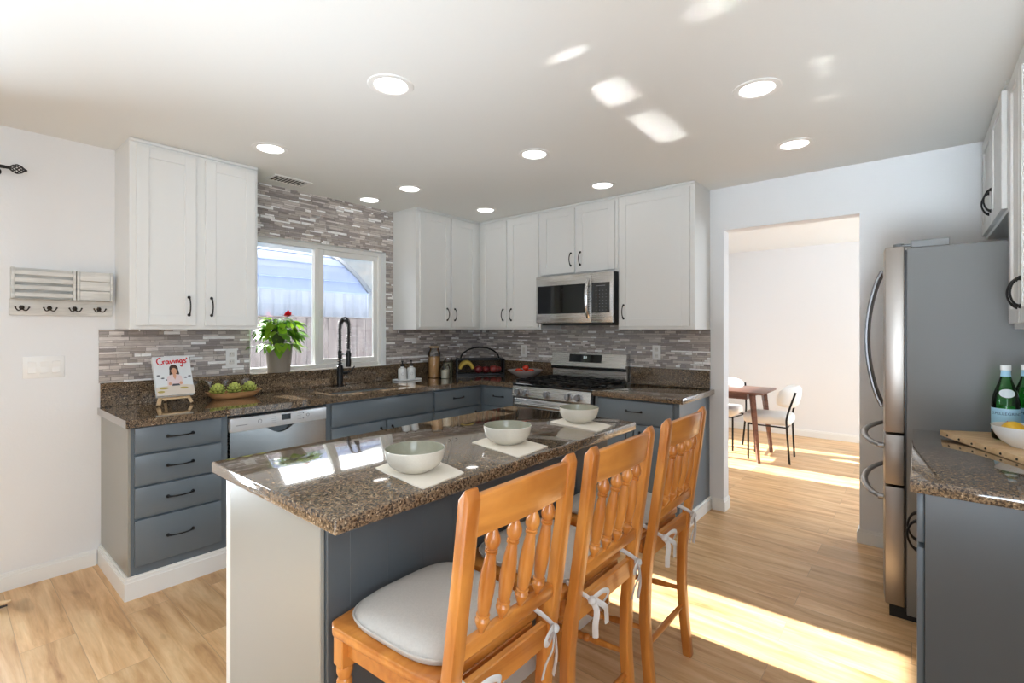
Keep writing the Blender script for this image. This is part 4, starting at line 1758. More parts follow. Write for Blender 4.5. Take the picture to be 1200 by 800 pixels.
def make_stool(label):
    root = thing('counter_stool', label, 'chair', (CH_X, -2.962, 0), 'honey oak counter stools at the island')
    HW = 0.199
    for s in (-1, 1):
        b = new_bm()
        zs = [0, 0.08, 0.163, 0.24, 0.304, 0.38, 0.45, 0.50, 0.55, 0.61, 0.674, 0.74, 0.80, 0.85, 0.895, 0.95, 1.0, 1.03, 1.045, 1.052]
        rear = [(stool_profile(z), z) for z in zs]
        front = []
        for z in zs:
            th = 0.034 if z < 0.6 else 0.031
            if z < 0.25:
                th = 0.034
            if z > 1.03:
                th = 0.031 - (z - 1.03) * 0.7
            front.append((stool_profile(z) - th, z))
        rear = [(x - (0.0 if z < 1.03 else (z - 1.03) * 0.5), z) for x, z in rear]
        y0, y1 = (HW - 0.037, HW) if s > 0 else (-HW, -HW + 0.037)
        prism(b, rear + front[::-1], 1, y0, y1, 0.004, 2)
        part(root, 'rear_leg', b, M['honey'], world=False)
    IN = HW - 0.0372
    # crest rail, curved in plan, arched on top
    b = new_bm()
    t = bmesh.new()
    n = 12
    rows = []
    for k in range(n + 1):
        a = k / n
        yy = -IN + 2 * IN * a
        bow = 0.014 * math.sin(PI * a)
        top = 1.034 + 0.008 * math.sin(PI * a)
        bot = 0.944 + 0.004 * math.sin(PI * a)
        ring = []
        for (zz, sgn) in ((bot, -1), (top, -1), (top, 1), (bot, 1)):
            xm = stool_profile(zz) - 0.016 + bow
            ring.append(t.verts.new((xm + sgn * 0.010, yy, zz)))
        rows.append(ring)
    for a, c_ in zip(rows, rows[1:]):
        for i in range(4):
            t.faces.new((a[i], a[(i + 1) % 4], c_[(i + 1) % 4], c_[i]))
    t.faces.new(rows[0])
    t.faces.new(rows[-1][::-1])
    bmesh.ops.recalc_face_normals(t, faces=t.faces[:])
    es = [e for e in t.edges if abs(e.verts[0].co.y - e.verts[1].co.y) > 0.01]
    bmesh.ops.bevel(t, geom=es, offset=0.004, segments=2, affect='EDGES', profile=0.5)
    merge(b, t)
    part(root, 'crest_rail', b, M['honey_h'], world=False)
    # lower back rail
    b = new_bm()
    xm = stool_profile(0.69) - 0.016
    box(b, xm - 0.011, xm + 0.011, -IN, IN, 0.676, 0.710, 0.004, 2)
    part(root, 'back_rail', b, M['honey_h'], world=False)
    # turned spindles
    sp_prof = [(0, 0.0), (0.0065, 0.0), (0.0075, 0.02), (0.012, 0.055), (0.0165, 0.10), (0.0168, 0.125), (0.0115, 0.155), (0.0155, 0.162), (0.0155, 0.172), (0.0115, 0.18),
               (0.0135, 0.20), (0.0155, 0.27), (0.0178, 0.38), (0.0182, 0.48), (0.0165, 0.58), (0.0135, 0.68), (0.0115, 0.745), (0.0105, 0.76), (0.0145, 0.768), (0.0145, 0.778),
               (0.0108, 0.786), (0.0142, 0.794), (0.0142, 0.802), (0.0115, 0.81), (0.0155, 0.835), (0.0178, 0.87), (0.0168, 0.91), (0.012, 0.955), (0.0075, 0.99), (0.006, 1.0), (0, 1.0)]
    for k in range(4):
        yy = -0.102 + 0.068 * k
        bow = 0.012 * math.sin(PI * (yy + IN) / (2 * IN))
        b = new_bm()
        turned(b, (stool_profile(0.71) - 0.016, yy, 0.710), (stool_profile(0.946) - 0.016 + bow, yy, 0.948), sp_prof, 14)
        part(root, 'spindle', b, M['honey'], world=False)
    # seat plank
    b = new_bm()
    out = [(0.168, -0.180), (0.168, 0.180), (0.10, 0.195), (-0.10, 0.213), (-0.185, 0.219), (-0.212, 0.205), (-0.226, 0.12), (-0.230, 0.0), (-0.226, -0.12), (-0.212, -0.205), (-0.185, -0.219), (-0.10, -0.213), (0.10, -0.195)]
    prism(b, out[::-1], 2, 0.588, 0.614, 0.006, 3)
    part(root, 'seat', b, M['honey_h'], world=False)
    b = new_bm()
    box(b, -0.190, -0.172, -0.165, 0.165, 0.532, 0.5875, 0.002)
    box(b, 0.150, 0.168, -0.160, 0.160, 0.532, 0.5875, 0.002)
    for s in (-1, 1):
        t = bmesh.new()
        v = [t.verts.new(p) for p in ((-0.165, s * 0.190, 0.532), (0.150, s * 0.174, 0.532), (0.150, s * 0.174, 0.5875), (-0.165, s * 0.190, 0.5875),
                                      (-0.165, s * 0.172, 0.532), (0.150, s * 0.156, 0.532), (0.150, s * 0.156, 0.5875), (-0.165, s * 0.172, 0.5875))]
        for f in ((0, 1, 2, 3), (4, 7, 6, 5), (0, 4, 5, 1), (3, 2, 6, 7), (0, 3, 7, 4), (1, 5, 6, 2)):
            t.faces.new([v[i] for i in f])
        bmesh.ops.recalc_face_normals(t, faces=t.faces[:])
        merge(b, t)
    part(root, 'apron', b, M['honey_h'], world=False)
    # rear apron between the back posts, below the cushion
    b = new_bm()
    box(b, stool_profile(0.57) - 0.028, stool_profile(0.57) - 0.008, -IN, IN, 0.540, 0.602, 0.003)
    part(root, 'rear_apron', b, M['honey_h'], world=False)
    # front legs: square block above a turned leg
    lp = [(0, 0.0), (0.012, 0.0), (0.0145, 0.03), (0.0165, 0.16), (0.019, 0.26), (0.0205, 0.30), (0.014, 0.325), (0.0195, 0.34), (0.0195, 0.365), (0.0155, 0.38), (0.019, 0.40), (0.019, 0.55),
          (0.0155, 0.57), (0.0205, 0.585), (0.0205, 0.61), (0.0145, 0.63), (0.0165, 0.66), (0.0215, 0.72), (0.0225, 0.78), (0.0195, 0.83), (0.014, 0.87), (0.020, 0.885), (0.020, 0.91), (0.0155, 0.925),
          (0.021, 0.955), (0.021, 0.98), (0.016, 1.0), (0, 1.0)]
    for s in (-1, 1):
        b = new_bm()
        turned(b, (-0.188, s * 0.196, 0), (-0.180, s * 0.186, 0.512), lp, 16)
        box(b, -0.2015, -0.1595, s * 0.186 - 0.021, s * 0.186 + 0.021, 0.505, 0.5878, 0.003)
        part(root, 'front_leg', b, M['honey'], world=False)
    # stretchers
    st = [(0, 0), (0.0085, 0), (0.0095, 0.12), (0.013, 0.30), (0.010, 0.38), (0.0145, 0.40), (0.0145, 0.43), (0.0105, 0.45), (0.015, 0.50), (0.0105, 0.55), (0.0145, 0.57), (0.0145, 0.60), (0.010, 0.62), (0.013, 0.70), (0.0095, 0.88), (0.0085, 1), (0, 1)]
    for s in (-1, 1):
        b = new_bm()
        turned(b, (-0.180, s * 0.192, 0.235), (0.178, s * 0.181, 0.270), st, 12)
        part(root, 'side_stretcher', b, M['honey'], world=False)
    b = new_bm()
    turned(b, (-0.186, -0.190, 0.175), (-0.186, 0.190, 0.175), st, 12)
    part(root, 'foot_rail', b, M['honey_h'], world=False)
    b = new_bm()
    turned(b, (0.190, -0.166, 0.205), (0.190, 0.166, 0.205), [(0, 0), (0.009, 0), (0.0125, 0.5), (0.009, 1), (0, 1)], 12)
    part(root, 'rear_stretcher', b, M['honey_h'], world=False)
    return root


def make_cushion(label):
    root = thing('seat_cushion', label, 'cushion', (CH_X, -2.962, 0.6145), 'grey linen seat cushions')
    b = new_bm()
    t = bmesh.new()
    nr, na_ = 10, 56
    rings = []

    def outline(a):
        # superellipse, wider at the front (negative x)
        c_, s_ = math.cos(a), math.sin(a)
        e = 0.52
        x = 0.190 * math.copysign(abs(c_) ** e, c_)
        y = 0.196 * math.copysign(abs(s_) ** e, s_)
        y *= 1.0 - 0.11 * (x + 0.19) / 0.38
        return x - 0.015, y
    H = 0.050
    for side in (0, 1):
        for k in range(nr + 1):
            f = k / nr
            if side == 0:
                sc = 1 - f
                z = 0.020 + (H - 0.020) * math.sqrt(max(0.0, 1 - (1 - f) ** 4.5))
                if k == 0:
                    z = 0.020
            else:
                continue
            rings.append((sc, z))
    seq = [(0.0, 0.0), (0.5, 0.0), (0.93, 0.001), (0.985, 0.006)] + [(s_, z_) for s_, z_ in rings]
    vr = []
    for sc, z in seq:
        if sc <= 1e-6:
            vr.append([t.verts.new((-0.015, 0, z + (0.0015 * math.sin(0.4) if z > 0.02 else 0)))])
        else:
            row = []
            for k in range(na_):
                x, y = outline(2 * PI * k / na_)
                zz = z
                if z > 0.02:
                    zz += 0.0015 * math.sin(((x + 0.015) * sc) * 40 + 0.4) * math.cos(y * sc * 33)
                row.append(t.verts.new((-0.015 + (x + 0.015) * sc, y * sc, zz)))
            vr.append(row)
    for a, c_ in zip(vr, vr[1:]):
        for k in range(na_):
            j = (k + 1) % na_
            if len(a) == 1:
                t.faces.new((a[0], c_[k], c_[j]))
            elif len(c_) == 1:
                t.faces.new((a[k], c_[0], a[j]))
            else:
                t.faces.new((a[k], c_[k], c_[j], a[j]))
    bmesh.ops.recalc_face_normals(t, faces=t.faces[:])
    merge(b, t)
    part(root, 'pad', b, M['cushion'], world=False, angle=80)
    b = new_bm()
    pts = [(-0.015 + (outline(2 * PI * k / 60)[0] + 0.015) * 1.004, outline(2 * PI * k / 60)[1] * 1.004, 0.020) for k in range(60)]
    tube(b, pts, 0.0028, 6, closed=True)
    part(root, 'piping', b, M['cushion'], world=False)
    for s in (-1, 1):
        b = new_bm()
        y0 = s * 0.150
        # loops round the back post and two hanging ends
        tube(b, smooth_pts([(0.165, y0, 0.020), (0.205, s * 0.152, 0.010), (0.238, s * 0.150, 0.000), (0.246, s * 0.146, -0.006)], 5), 0.0075, 6, flat=0.35)
        ball(b, (0.248, s * 0.146, -0.006), 0.012, sy=1.2)
        tube(b, smooth_pts([(0.246, s * 0.146, -0.006), (0.262, s * 0.115, 0.012), (0.266, s * 0.085, 0.000), (0.258, s * 0.105, -0.024), (0.248, s * 0.142, -0.010)], 6), 0.0075, 6, flat=0.35)
        tube(b, smooth_pts([(0.247, s * 0.146, -0.004), (0.258, s * 0.138, -0.035), (0.256, s * 0.142, -0.075), (0.252, s * 0.134, -0.115)], 6), 0.0085, 6, flat=0.3)
        tube(b, smooth_pts([(0.247, s * 0.144, -0.004), (0.268, s * 0.110, -0.030), (0.262, s * 0.090, -0.062), (0.258, s * 0.080, -0.095)], 6), 0.0085, 6, flat=0.3)
        part(root, 'tie', b, M['ties'], world=False)
    return root


SY = [(-2.962, 0.0), (-2.497, 0.0), (-1.970, 0.0)]
stool = make_stool('honey oak counter stool nearest the camera, at the front end of the island')
cush = make_cushion('grey linen cushion tied to the nearest stool')
dup(stool, (CH_X + 0.008, SY[1][0], 0), 'honey oak counter stool in the middle of the three')
dup(stool, (CH_X + 0.002, SY[2][0], 0), 'honey oak counter stool farthest from the camera, in front of the far bowl')
dup(cush, (CH_X + 0.008, SY[1][0], 0.6145), 'grey linen cushion tied to the middle stool')
dup(cush, (CH_X + 0.002, SY[2][0], 0.6145), 'grey linen cushion tied to the farthest stool')


# ------------------------------------------------------------------ bowls and napkins on the island
def napkin(name, label, q, seed):
    rnd = random.Random(seed)
    b = new_bm()
    t = bmesh.new()
    n = 16
    g = []
    A, B, C_, D = [Vector((x, y, 0)) for x, y in q]
    for i in range(n + 1):
        row = []
        for j in range(n + 1):
            u, v = i / n, j / n
            p = A * (1 - u) * (1 - v) + B * u * (1 - v) + C_ * u * v + D * (1 - u) * v
            e = max(abs(u - 0.5), abs(v - 0.5)) * 2
            w = 0.0018 * math.sin(u * 11 + seed) * math.sin(v * 9 + seed * 2) * max(0, e - 0.5) * 2
            inset = 0.004 * math.sin(v * 13 + seed) * (abs(u - 0.5) > 0.49) + 0.004 * math.sin(u * 12 + seed) * (abs(v - 0.5) > 0.49)
            c_ = (A + B + C_ + D) / 4
            d = (p - c_)
            p = c_ + d * (1 + inset * 3)
            row.append((p.x, p.y, max(0, w)))
        g.append(row)
    lay = []
    for zoff in (0.0006, 0.0042):
        lay.append([[t.verts.new((x, y, CT1 + zoff + (w if zoff > 0.001 else 0))) for (x, y, w) in row] for row in g])
    for i in range(n):
        for j in range(n):
            t.faces.new((lay[1][i][j], lay[1][i + 1][j], lay[1][i + 1][j + 1], lay[1][i][j + 1]))
            t.faces.new((lay[0][i][j], lay[0][i][j + 1], lay[0][i + 1][j + 1], lay[0][i + 1][j]))
    for k in range(n):
        for (i0, j0, i1, j1) in ((k, 0, k + 1, 0), (k, n, k + 1, n), (0, k, 0, k + 1), (n, k, n, k + 1)):
            t.faces.new((lay[0][i0][j0], lay[0][i1][j1], lay[1][i1][j1], lay[1][i0][j0]))
    bmesh.ops.recalc_face_normals(t, faces=t.faces[:])
    merge(b, t)
    o = link(name, b, M['napkin'], angle=60)
    return tag(o, label, 'napkin', 'cream napkins under the bowls')


NQ = [[(2.313, -2.903), (2.601, -2.938), (2.581, -2.752), (2.288, -2.690)],
      [(2.305, -2.442), (2.596, -2.497), (2.578, -2.300), (2.290, -2.240)],
      [(2.293, -1.890), (2.590, -1.935), (2.578, -1.775), (2.290, -1.700)]]
for q, lab in zip(NQ, ('cream folded napkin under the nearest bowl', 'cream folded napkin under the middle bowl', 'cream folded napkin under the farthest bowl')):
    napkin('napkin', lab, q, len(lab))

NAPZ = CT1 + 0.0062
bw = thing('serving_bowl', 'cream stoneware bowl with sage inside, nearest on the island', 'bowl', (2.440, -2.838, NAPZ), 'three stoneware bowls on the island')
b = new_bm()
R = 0.095
lathe(b, [(0, 0.0), (0.048, 0.0), (0.051, 0.003), (0.066, 0.009), (0.081, 0.021), (0.090, 0.038), (0.0945, 0.056), (0.096, 0.069), (0.0945, 0.0712)], seg=48)
part(bw, 'outer_wall', b, M['bowl_out'], world=False)
b = new_bm()
lathe(b, [(0.0944, 0.0712), (0.0925, 0.0700), (0.0905, 0.056), (0.085, 0.036), (0.074, 0.020), (0.058, 0.010), (0.03, 0.006), (0, 0.005)], seg=48)
p_ = part(bw, 'inner_glaze', b, M['bowl_in'], world=False)
p_['label'] = 'sage green glazed inside'
dup(bw, (2.425, -2.362, NAPZ), 'cream stoneware bowl with sage inside, middle of the island')
dup(bw, (2.405, -1.800, NAPZ), 'cream stoneware bowl with sage inside, at the far end of the island')

# ------------------------------------------------------------------ worktop things, from the left
# easel and cookbook
EZ = thing('book_easel', 'pale wooden tabletop easel holding the cookbook', 'easel', (0.17, -2.885, CT1))
EC = Vector((0.165, -2.893, CT1))


def ez(u, n, z):      # u along wall, n away from wall
    return (EC.x + n, EC.y + u, CT1 + z)


TILT = math.radians(25)
TT_ = math.tan(TILT)
N0 = 0.066
for s in (-1, 1):
    b = new_bm()
    tube(b, [Vector(ez(s * 0.086, N0 + 0.012, 0.009)), Vector(ez(s * 0.022, N0 - 0.19 * TT_, 0.19))], 0.0115, 4)
    part(EZ, 'front_leg', b, M['palewood'])
b = new_bm()
tube(b, [Vector(ez(0, -0.125, 0.008)), Vector(ez(0, N0 - 0.185 * TT_ - 0.012, 0.185))], 0.0080, 4)
part(EZ, 'rear_leg', b, M['palewood'])
LZ = 0.050
b = new_bm()
NL = N0 - LZ * TT_
box(b, EC.x + NL + 0.010, EC.x + NL + 0.056, EC.y - 0.070, EC.y + 0.070, CT1 + LZ - 0.010, CT1 + LZ - 0.0005, 0.001)
part(EZ, 'ledge', b, M['palewood'])

BK = thing('cookbook', 'white cookbook with red script title standing on the small easel', 'book', (EC.x + NL + 0.012 + 0.042, EC.y, CT1 + LZ + 0.0145))
BW, BH, BT = 0.192, 0.250, 0.030
bk_rot = Matrix.Rotation(-TILT, 4, 'Y')


def bpart(parent, name, bm, m, **kw):
    """book coordinates: x out of the cover, y along the width, z up the cover"""
    return part(parent, name, bm, m, world=False, **kw)


BK.rotation_euler = (0, -TILT, 0)
b = new_bm()
box(b, -0.001, 0.001, -BW / 2, BW / 2, 0, BH, 0.0006)
cv_ = bpart(BK, 'front_cover', b, M['paper'])
b = new_bm()
box(b, -BT, -BT + 0.002, -BW / 2, BW / 2, 0, BH, 0.0006)
box(b, -BT + 0.002, -0.001, -BW / 2, -BW / 2 + 0.002, 0, BH, 0.0004)
bpart(BK, 'back_cover', b, M['paper'])
b = new_bm()
box(b, -BT + 0.0022, -0.0012, -BW / 2 + 0.0022, BW / 2 - 0.004, 0.003, BH - 0.003)
bpart(BK, 'pages', b, M['pages'])
# handwritten title, one stroke per letter
strokes = [
    [(0.36, 0.92), (0.26, 1.0), (0.10, 0.86), (0.02, 0.5), (0.10, 0.12), (0.26, 0.0), (0.42, 0.12)],
    [(0.46, 0.50), (0.52, 0.08)], [(0.49, 0.30), (0.56, 0.48), (0.66, 0.50)],
    [(0.92, 0.46), (0.80, 0.50), (0.72, 0.28), (0.78, 0.08), (0.90, 0.18), (0.93, 0.46), (0.95, 0.14), (1.02, 0.08)],
    [(1.06, 0.50), (1.16, 0.06), (1.30, 0.52)],
    [(1.38, 0.48), (1.41, 0.08)], [(1.37, 0.68), (1.38, 0.70)],
    [(1.52, 0.48), (1.54, 0.08)], [(1.53, 0.30), (1.62, 0.50), (1.72, 0.46), (1.74, 0.08)],
    [(2.02, 0.46), (1.92, 0.50), (1.84, 0.28), (1.90, 0.08), (2.00, 0.18), (2.03, 0.48), (2.05, -0.30), (1.94, -0.46), (1.84, -0.34)],
    [(2.36, 0.46), (2.24, 0.54), (2.18, 0.40), (2.30, 0.26), (2.34, 0.10), (2.22, 0.02), (2.12, 0.10)],
    [(2.42, 0.78), (2.46, 0.56)],
]
b = new_bm()
LS = 0.066
for st_ in strokes:
    pp = []
    for (u, v) in st_:
        pp.append((0.0022, -0.078 + u * LS * 0.98, 0.196 + v * LS * 0.66 + u * 0.0035))
    pts = smooth_pts(pp, 5) if len(pp) > 2 else [Vector(p) for p in pp]
    tube(b, pts, 0.0032, 6)
bpart(BK, 'title', b, M['red'])
# cover print: a woman in a pale jacket at a laden table


def disc(b, cy, cz, ry, rz, x=0.0012, th=0.0004, n=20, poly=None):
    pts = poly or [(cy + ry * math.cos(2 * PI * k / n), cz + rz * math.sin(2 * PI * k / n)) for k in range(n)]
    prism(b, pts, 0, x, x + th)


b = new_bm()
disc(b, 0, 0, 0, 0, poly=[(-0.098, 0.002), (0.098, 0.002), (0.098, 0.055), (0.06, 0.062), (-0.04, 0.060), (-0.098, 0.054)])
bpart(cv_, 'printed_table', b, M['tableprint'], smooth=False)
b = new_bm()
disc(b, 0.004, 0.166, 0.023, 0.030)
disc(b, 0, 0, 0, 0, poly=[(-0.018, 0.165), (-0.022, 0.130), (-0.012, 0.125), (0.020, 0.125), (0.030, 0.132), (0.026, 0.165)])
bpart(cv_, 'printed_hair', b, M['hair'], smooth=False)
b = new_bm()
disc(b, 0, 0, 0, 0, x=0.0016, poly=[(-0.010, 0.132), (0.018, 0.132), (0.040, 0.118), (0.044, 0.062), (-0.038, 0.060), (-0.036, 0.118)])
bpart(cv_, 'printed_jacket', b, M['coatprint'], smooth=False)
b = new_bm()
disc(b, 0.004, 0.152, 0.015, 0.021, x=0.0020)
disc(b, 0, 0, 0, 0, x=0.0020, poly=[(-0.004, 0.134), (0.012, 0.134), (0.012, 0.118), (0.004, 0.096), (-0.004, 0.118)])
disc(b, -0.024, 0.072, 0.008, 0.010, x=0.0020)
disc(b, 0.032, 0.074, 0.008, 0.010, x=0.0020)
bpart(cv_, 'printed_face', b, M['skin'], smooth=False)
b = new_bm()
disc(b, 0, 0, 0, 0, x=0.0024, poly=[(-0.016, 0.058), (0.026, 0.058), (0.022, 0.070), (-0.012, 0.070)])
for (yy, zz) in ((-0.078, 0.128), (-0.058, 0.110), (0.060, 0.108), (0.082, 0.116), (-0.036, 0.098)):
    disc(b, yy, zz, 0.009, 0.004)
bpart(cv_, 'printed_dishes', b, M['darkprint'], smooth=False)
b = new_bm()
for (yy, zz, r1, r2) in ((-0.058, 0.046, 0.024, 0.007), (-0.074, 0.024, 0.018, 0.007), (0.044, 0.042, 0.022, 0.006)):
    disc(b, yy, zz, r1, r2, x=0.0018)
bpart(cv_, 'printed_food', b, M['foodprint'], smooth=False)

# dough bowl with artichokes
DB = thing('dough_bowl', 'long shallow wooden bowl holding artichokes by the outlet', 'bowl', (0.165, -2.537, CT1))
b = new_bm()
t = bmesh.new()
seq = [(0.0, 0.0006), (0.62, 0.0006), (0.75, 0.006), (0.93, 0.030), (1.0, 0.042), (0.965, 0.0425), (0.88, 0.029), (0.70, 0.011), (0.0, 0.009)]
vr = []
na_ = 40
for sc, z in seq:
    if sc == 0:
        vr.append([t.verts.new((0, 0, z))])
        continue
    row = []
    for k in range(na_):
        a = 2 * PI * k / na_
        c_, s_ = math.cos(a), math.sin(a)
        x = 0.080 * math.copysign(abs(c_) ** 0.7, c_)
        y = 0.172 * math.copysign(abs(s_) ** 0.85, s_)
        up_ = 0.010 * abs(s_) ** 6 if z > 0.02 else 0
        row.append(t.verts.new((x * sc, y * sc, z + up_)))
    vr.append(row)
for a, c_ in zip(vr, vr[1:]):
    for k in range(na_):
        j = (k + 1) % na_
        if len(a) == 1:
            t.faces.new((a[0], c_[k], c_[j]))
        elif len(c_) == 1:
            t.faces.new((a[k], c_[0], a[j]))
        else:
            t.faces.new((a[k], c_[k], c_[j], a[j]))
bmesh.ops.recalc_face_normals(t, faces=t.faces[:])
merge(b, t)
part(DB, 'shell', b, M['bowlwood'], world=False)


def artichoke(label, x, y, rz):
    r = thing('artichoke', label, 'artichoke', (x, y, CT1 + 0.0125), 'artichokes in the wooden bowl', rz)
    b = new_bm()
    b.verts.layers.float.new('tone')
    ball(b, (0, 0, 0.042), 0.029, sz=1.05)
    rnd = random.Random(int(x * 1000 + y * 100))
    for ring in range(6):
        el = -0.75 + ring * 0.42
        n = [9, 11, 11, 9, 7, 4][ring]
        for k in range(n):
            a = 2 * PI * (k + 0.5 * (ring % 2)) / n + rnd.uniform(-0.08, 0.08)
            rr = 0.031
            c_ = Vector((rr * math.cos(el) * math.cos(a), rr * math.cos(el) * math.sin(a), 0.042 + rr * 1.05 * math.sin(el)))
            nrm = Vector((math.cos(el) * math.cos(a), math.cos(el) * math.sin(a), math.sin(el)))
            upv = Vector((-math.sin(el) * math.cos(a), -math.sin(el) * math.sin(a), math.cos(el)))
            sd = nrm.cross(upv)
            t = bmesh.new()
            lt = t.verts.layers.float.new('tone')
            P = [(-0.008, -0.006, 0.001), (0.008, -0.006, 0.001), (0.0105, 0.006, 0.006), (0.0075, 0.014, 0.0115), (0.0, 0.020, 0.0155), (-0.0075, 0.014, 0.0115), (-0.0105, 0.006, 0.006)]
            v = [t.verts.new(c_ + sd * p[0] + upv * p[1] + nrm * p[2]) for p in P]
            ce = t.verts.new(c_ + upv * 0.006 + nrm * 0.0115)
            for i in range(len(v)):
                t.faces.new((v[i], v[(i + 1) % len(v)], ce))
            for q_ in range(len(v)):
                v[q_][lt] = (0.05, 0.05, 0.6, 0.95, 1.0, 0.95, 0.6)[q_]  # crease shade put into the tone: dark bract bases, light tips
            ce[lt] = 0.7
            ret = bmesh.ops.extrude_face_region(t, geom=t.faces[:])
            vs = [g for g in ret['geom'] if isinstance(g, bmesh.types.BMVert)]
            bmesh.ops.translate(t, vec=-nrm * 0.0025, verts=vs)
            bmesh.ops.recalc_face_normals(t, faces=t.faces[:])
            merge(b, t)
    part(r, 'head', b, M['artichoke'], world=False, angle=50)
    b = new_bm()
    cyl(b, (0, 0, 0.0006), (0, 0, 0.012), 0.009, 0.011, 10)
    part(r, 'stem', b, M['artichoke'], world=False)
    return r


artichoke('green artichoke at the left in the wooden bowl', 0.160, -2.636, 0.3)
artichoke('green artichoke in the middle of the wooden bowl', 0.172, -2.537, 1.1)
artichoke('green artichoke at the right in the wooden bowl', 0.162, -2.438, 2.0)

# potted plant on the sill
SILL = 1.0522
PL = thing('potted_plant', 'leafy green plant with a red flower in a taupe pot on the sill', 'plant', (0.0, -2.165, SILL))
b = new_bm()
lathe(b, [(0, 0), (0.076, 0), (0.078, 0.004), (0.094, 0.19), (0.099, 0.192), (0.101, 0.212), (0.094, 0.212), (0.090, 0.19), (0, 0.185)], seg=24)
part(PL, 'pot', b, M['plantpot'], world=False, angle=12)
b = new_bm()
lathe(b, [(0, 0.203), (0.05, 0.2), (0.090, 0.196), (0.088, 0.1945), (0, 0.1945)], seg=24)
part(PL, 'soil', b, M['soil'], world=False)
m_leaf, nt_, p0_ = base_mat('leaf_green')
N_ = nt_.nodes.new
at = N_('ShaderNodeAttribute')
at.attribute_name = 'leaf_tone'
rl = N_('ShaderNodeValToRGB')
rl.color_ramp.elements[0].color = srgb(62, 118, 30)
rl.color_ramp.elements[1].color = srgb(154, 192, 52)
xx_ = rl.color_ramp.elements.new(0.5)
xx_.color = srgb(126, 176, 46)
nt_.links.new(at.outputs['Fac'], rl.inputs[0])
nt_.links.new(rl.outputs[0], p0_.inputs['Base Color'])
p0_.inputs['Roughness'].default_value = 0.35
tl = N_('ShaderNodeBsdfTranslucent')
nt_.links.new(rl.outputs[0], tl.inputs[0])
ms = N_('ShaderNodeMixShader')
ms.inputs[0].default_value = 0.35
nt_.links.new(p0_.outputs[0], ms.inputs[1])
nt_.links.new(tl.outputs[0], ms.inputs[2])
nt_.links.new(ms.outputs[0], nt_.nodes['Material Output'].inputs[0])


def heart_leaf(t, base, direction, up, L_, W_, curl, lay, tone):
    d = Vector(direction).normalized()
    s = d.cross(up)
    if s.length < 1e-3:
        s = Vector((1, 0, 0))
    s.normalize()
    n = s.cross(d).normalized()
    prof = [(-0.10, 0.22), (0.05, 0.46), (0.25, 0.50), (0.50, 0.40), (0.75, 0.22), (1.0, 0.0)]
    mid, lf, rt = [], [], []
    for (f, w) in prof:
        bend = -curl * f * f * L_
        c_ = base + d * (f if f > 0 else 0.0) * L_ + n * bend
        e = base + d * f * L_ + n * bend
        mid.append(t.verts.new(c_))
        lf.append(t.verts.new(e + s * w * W_ + n * 0.18 * w * W_))
        rt.append(t.verts.new(e - s * w * W_ + n * 0.18 * w * W_))
    for i in range(len(prof) - 1):
        for quad in ((lf[i], mid[i], mid[i + 1], lf[i + 1]), (mid[i], rt[i], rt[i + 1], mid[i + 1])):
            try:
                t.faces.new(quad)
            except ValueError:
                pass
    for v in mid + lf + rt:
        v[lay] = tone


rnd = random.Random(11)
t = bmesh.new()
lay = t.verts.layers.float.new('leaf_tone')
stems = new_bm()
for k in range(150):
    a = rnd.uniform(0, 2 * PI)
    h = rnd.uniform(0.0, 1.0) ** 0.8
    spread_ = (0.165 - 0.05 * h) * rnd.uniform(0.45, 1.0)
    tip = Vector((spread_ * math.cos(a) * 0.72 + 0.015, spread_ * math.sin(a) * 1.12, 0.235 + 0.17 * h * (1.1 - (spread_ / 0.16) ** 2 * 0.55) - (0.05 if h < 0.25 else 0)))
    tip.x = max(tip.x, -0.035 if tip.y > -0.09 else 0.035)
    root_ = Vector((rnd.uniform(-0.04, 0.04), rnd.uniform(-0.045, 0.045), 0.197))
    midp = root_.lerp(tip, 0.5) + Vector((0, 0, 0.035))
    tube(stems, smooth_pts([root_, midp, tip], 4), 0.0016, 5)
    out = Vector((math.cos(a) * 0.7, math.sin(a), rnd.uniform(-0.75, 0.25)))
    L_ = rnd.uniform(0.060, 0.100)
    if tip.x + out.normalized().x * L_ < -0.05 or tip.y < -0.10:
        out.x = abs(out.x) * 0.3 + 0.1
    heart_leaf(t, tip, out, Vector((0, 0, 1)), L_, L_ * rnd.uniform(0.62, 0.8), rnd.uniform(0.15, 0.45), lay, rnd.uniform(0.0, 1.0))
me = bpy.data.meshes.new('foliage')
t.to_mesh(me)
t.free()
fo = bpy.data.objects.new('foliage', me)
COL.objects.link(fo)
fo.parent = PL
me.materials.append(m_leaf)
for p in me.polygons:
    p.use_smooth = True
part(PL, 'stems', stems, M['stemgreen'], world=False)
t = bmesh.new()
lay = t.verts.layers.float.new('leaf_tone')
b = new_bm()
fb = Vector((0.050, 0.040, 0.418))
for (dx, dy, dz, L_) in ((0.5, 0.6, 0.25, 0.062), (0.7, -0.5, 0.2, 0.060), (0.6, 0.1, 0.6, 0.056), (-0.1, 0.8, 0.35, 0.054), (-0.1, -0.8, 0.3, 0.054), (0.2, 0.0, 0.9, 0.05)):
    heart_leaf(t, fb, (dx, dy, dz), Vector((0, 0, 1)), L_, L_ * 0.95, 0.2, lay, 0.5)
merge(b, t)
part(PL, 'flower', b, M['petal'], world=False)
b = new_bm()
tube(b, smooth_pts([(0.01, 0.01, 0.198), (0.03, 0.03, 0.31), tuple(fb)], 6), 0.002, 6)
part(PL, 'flower_stalk', b, M['stemgreen'], world=False)

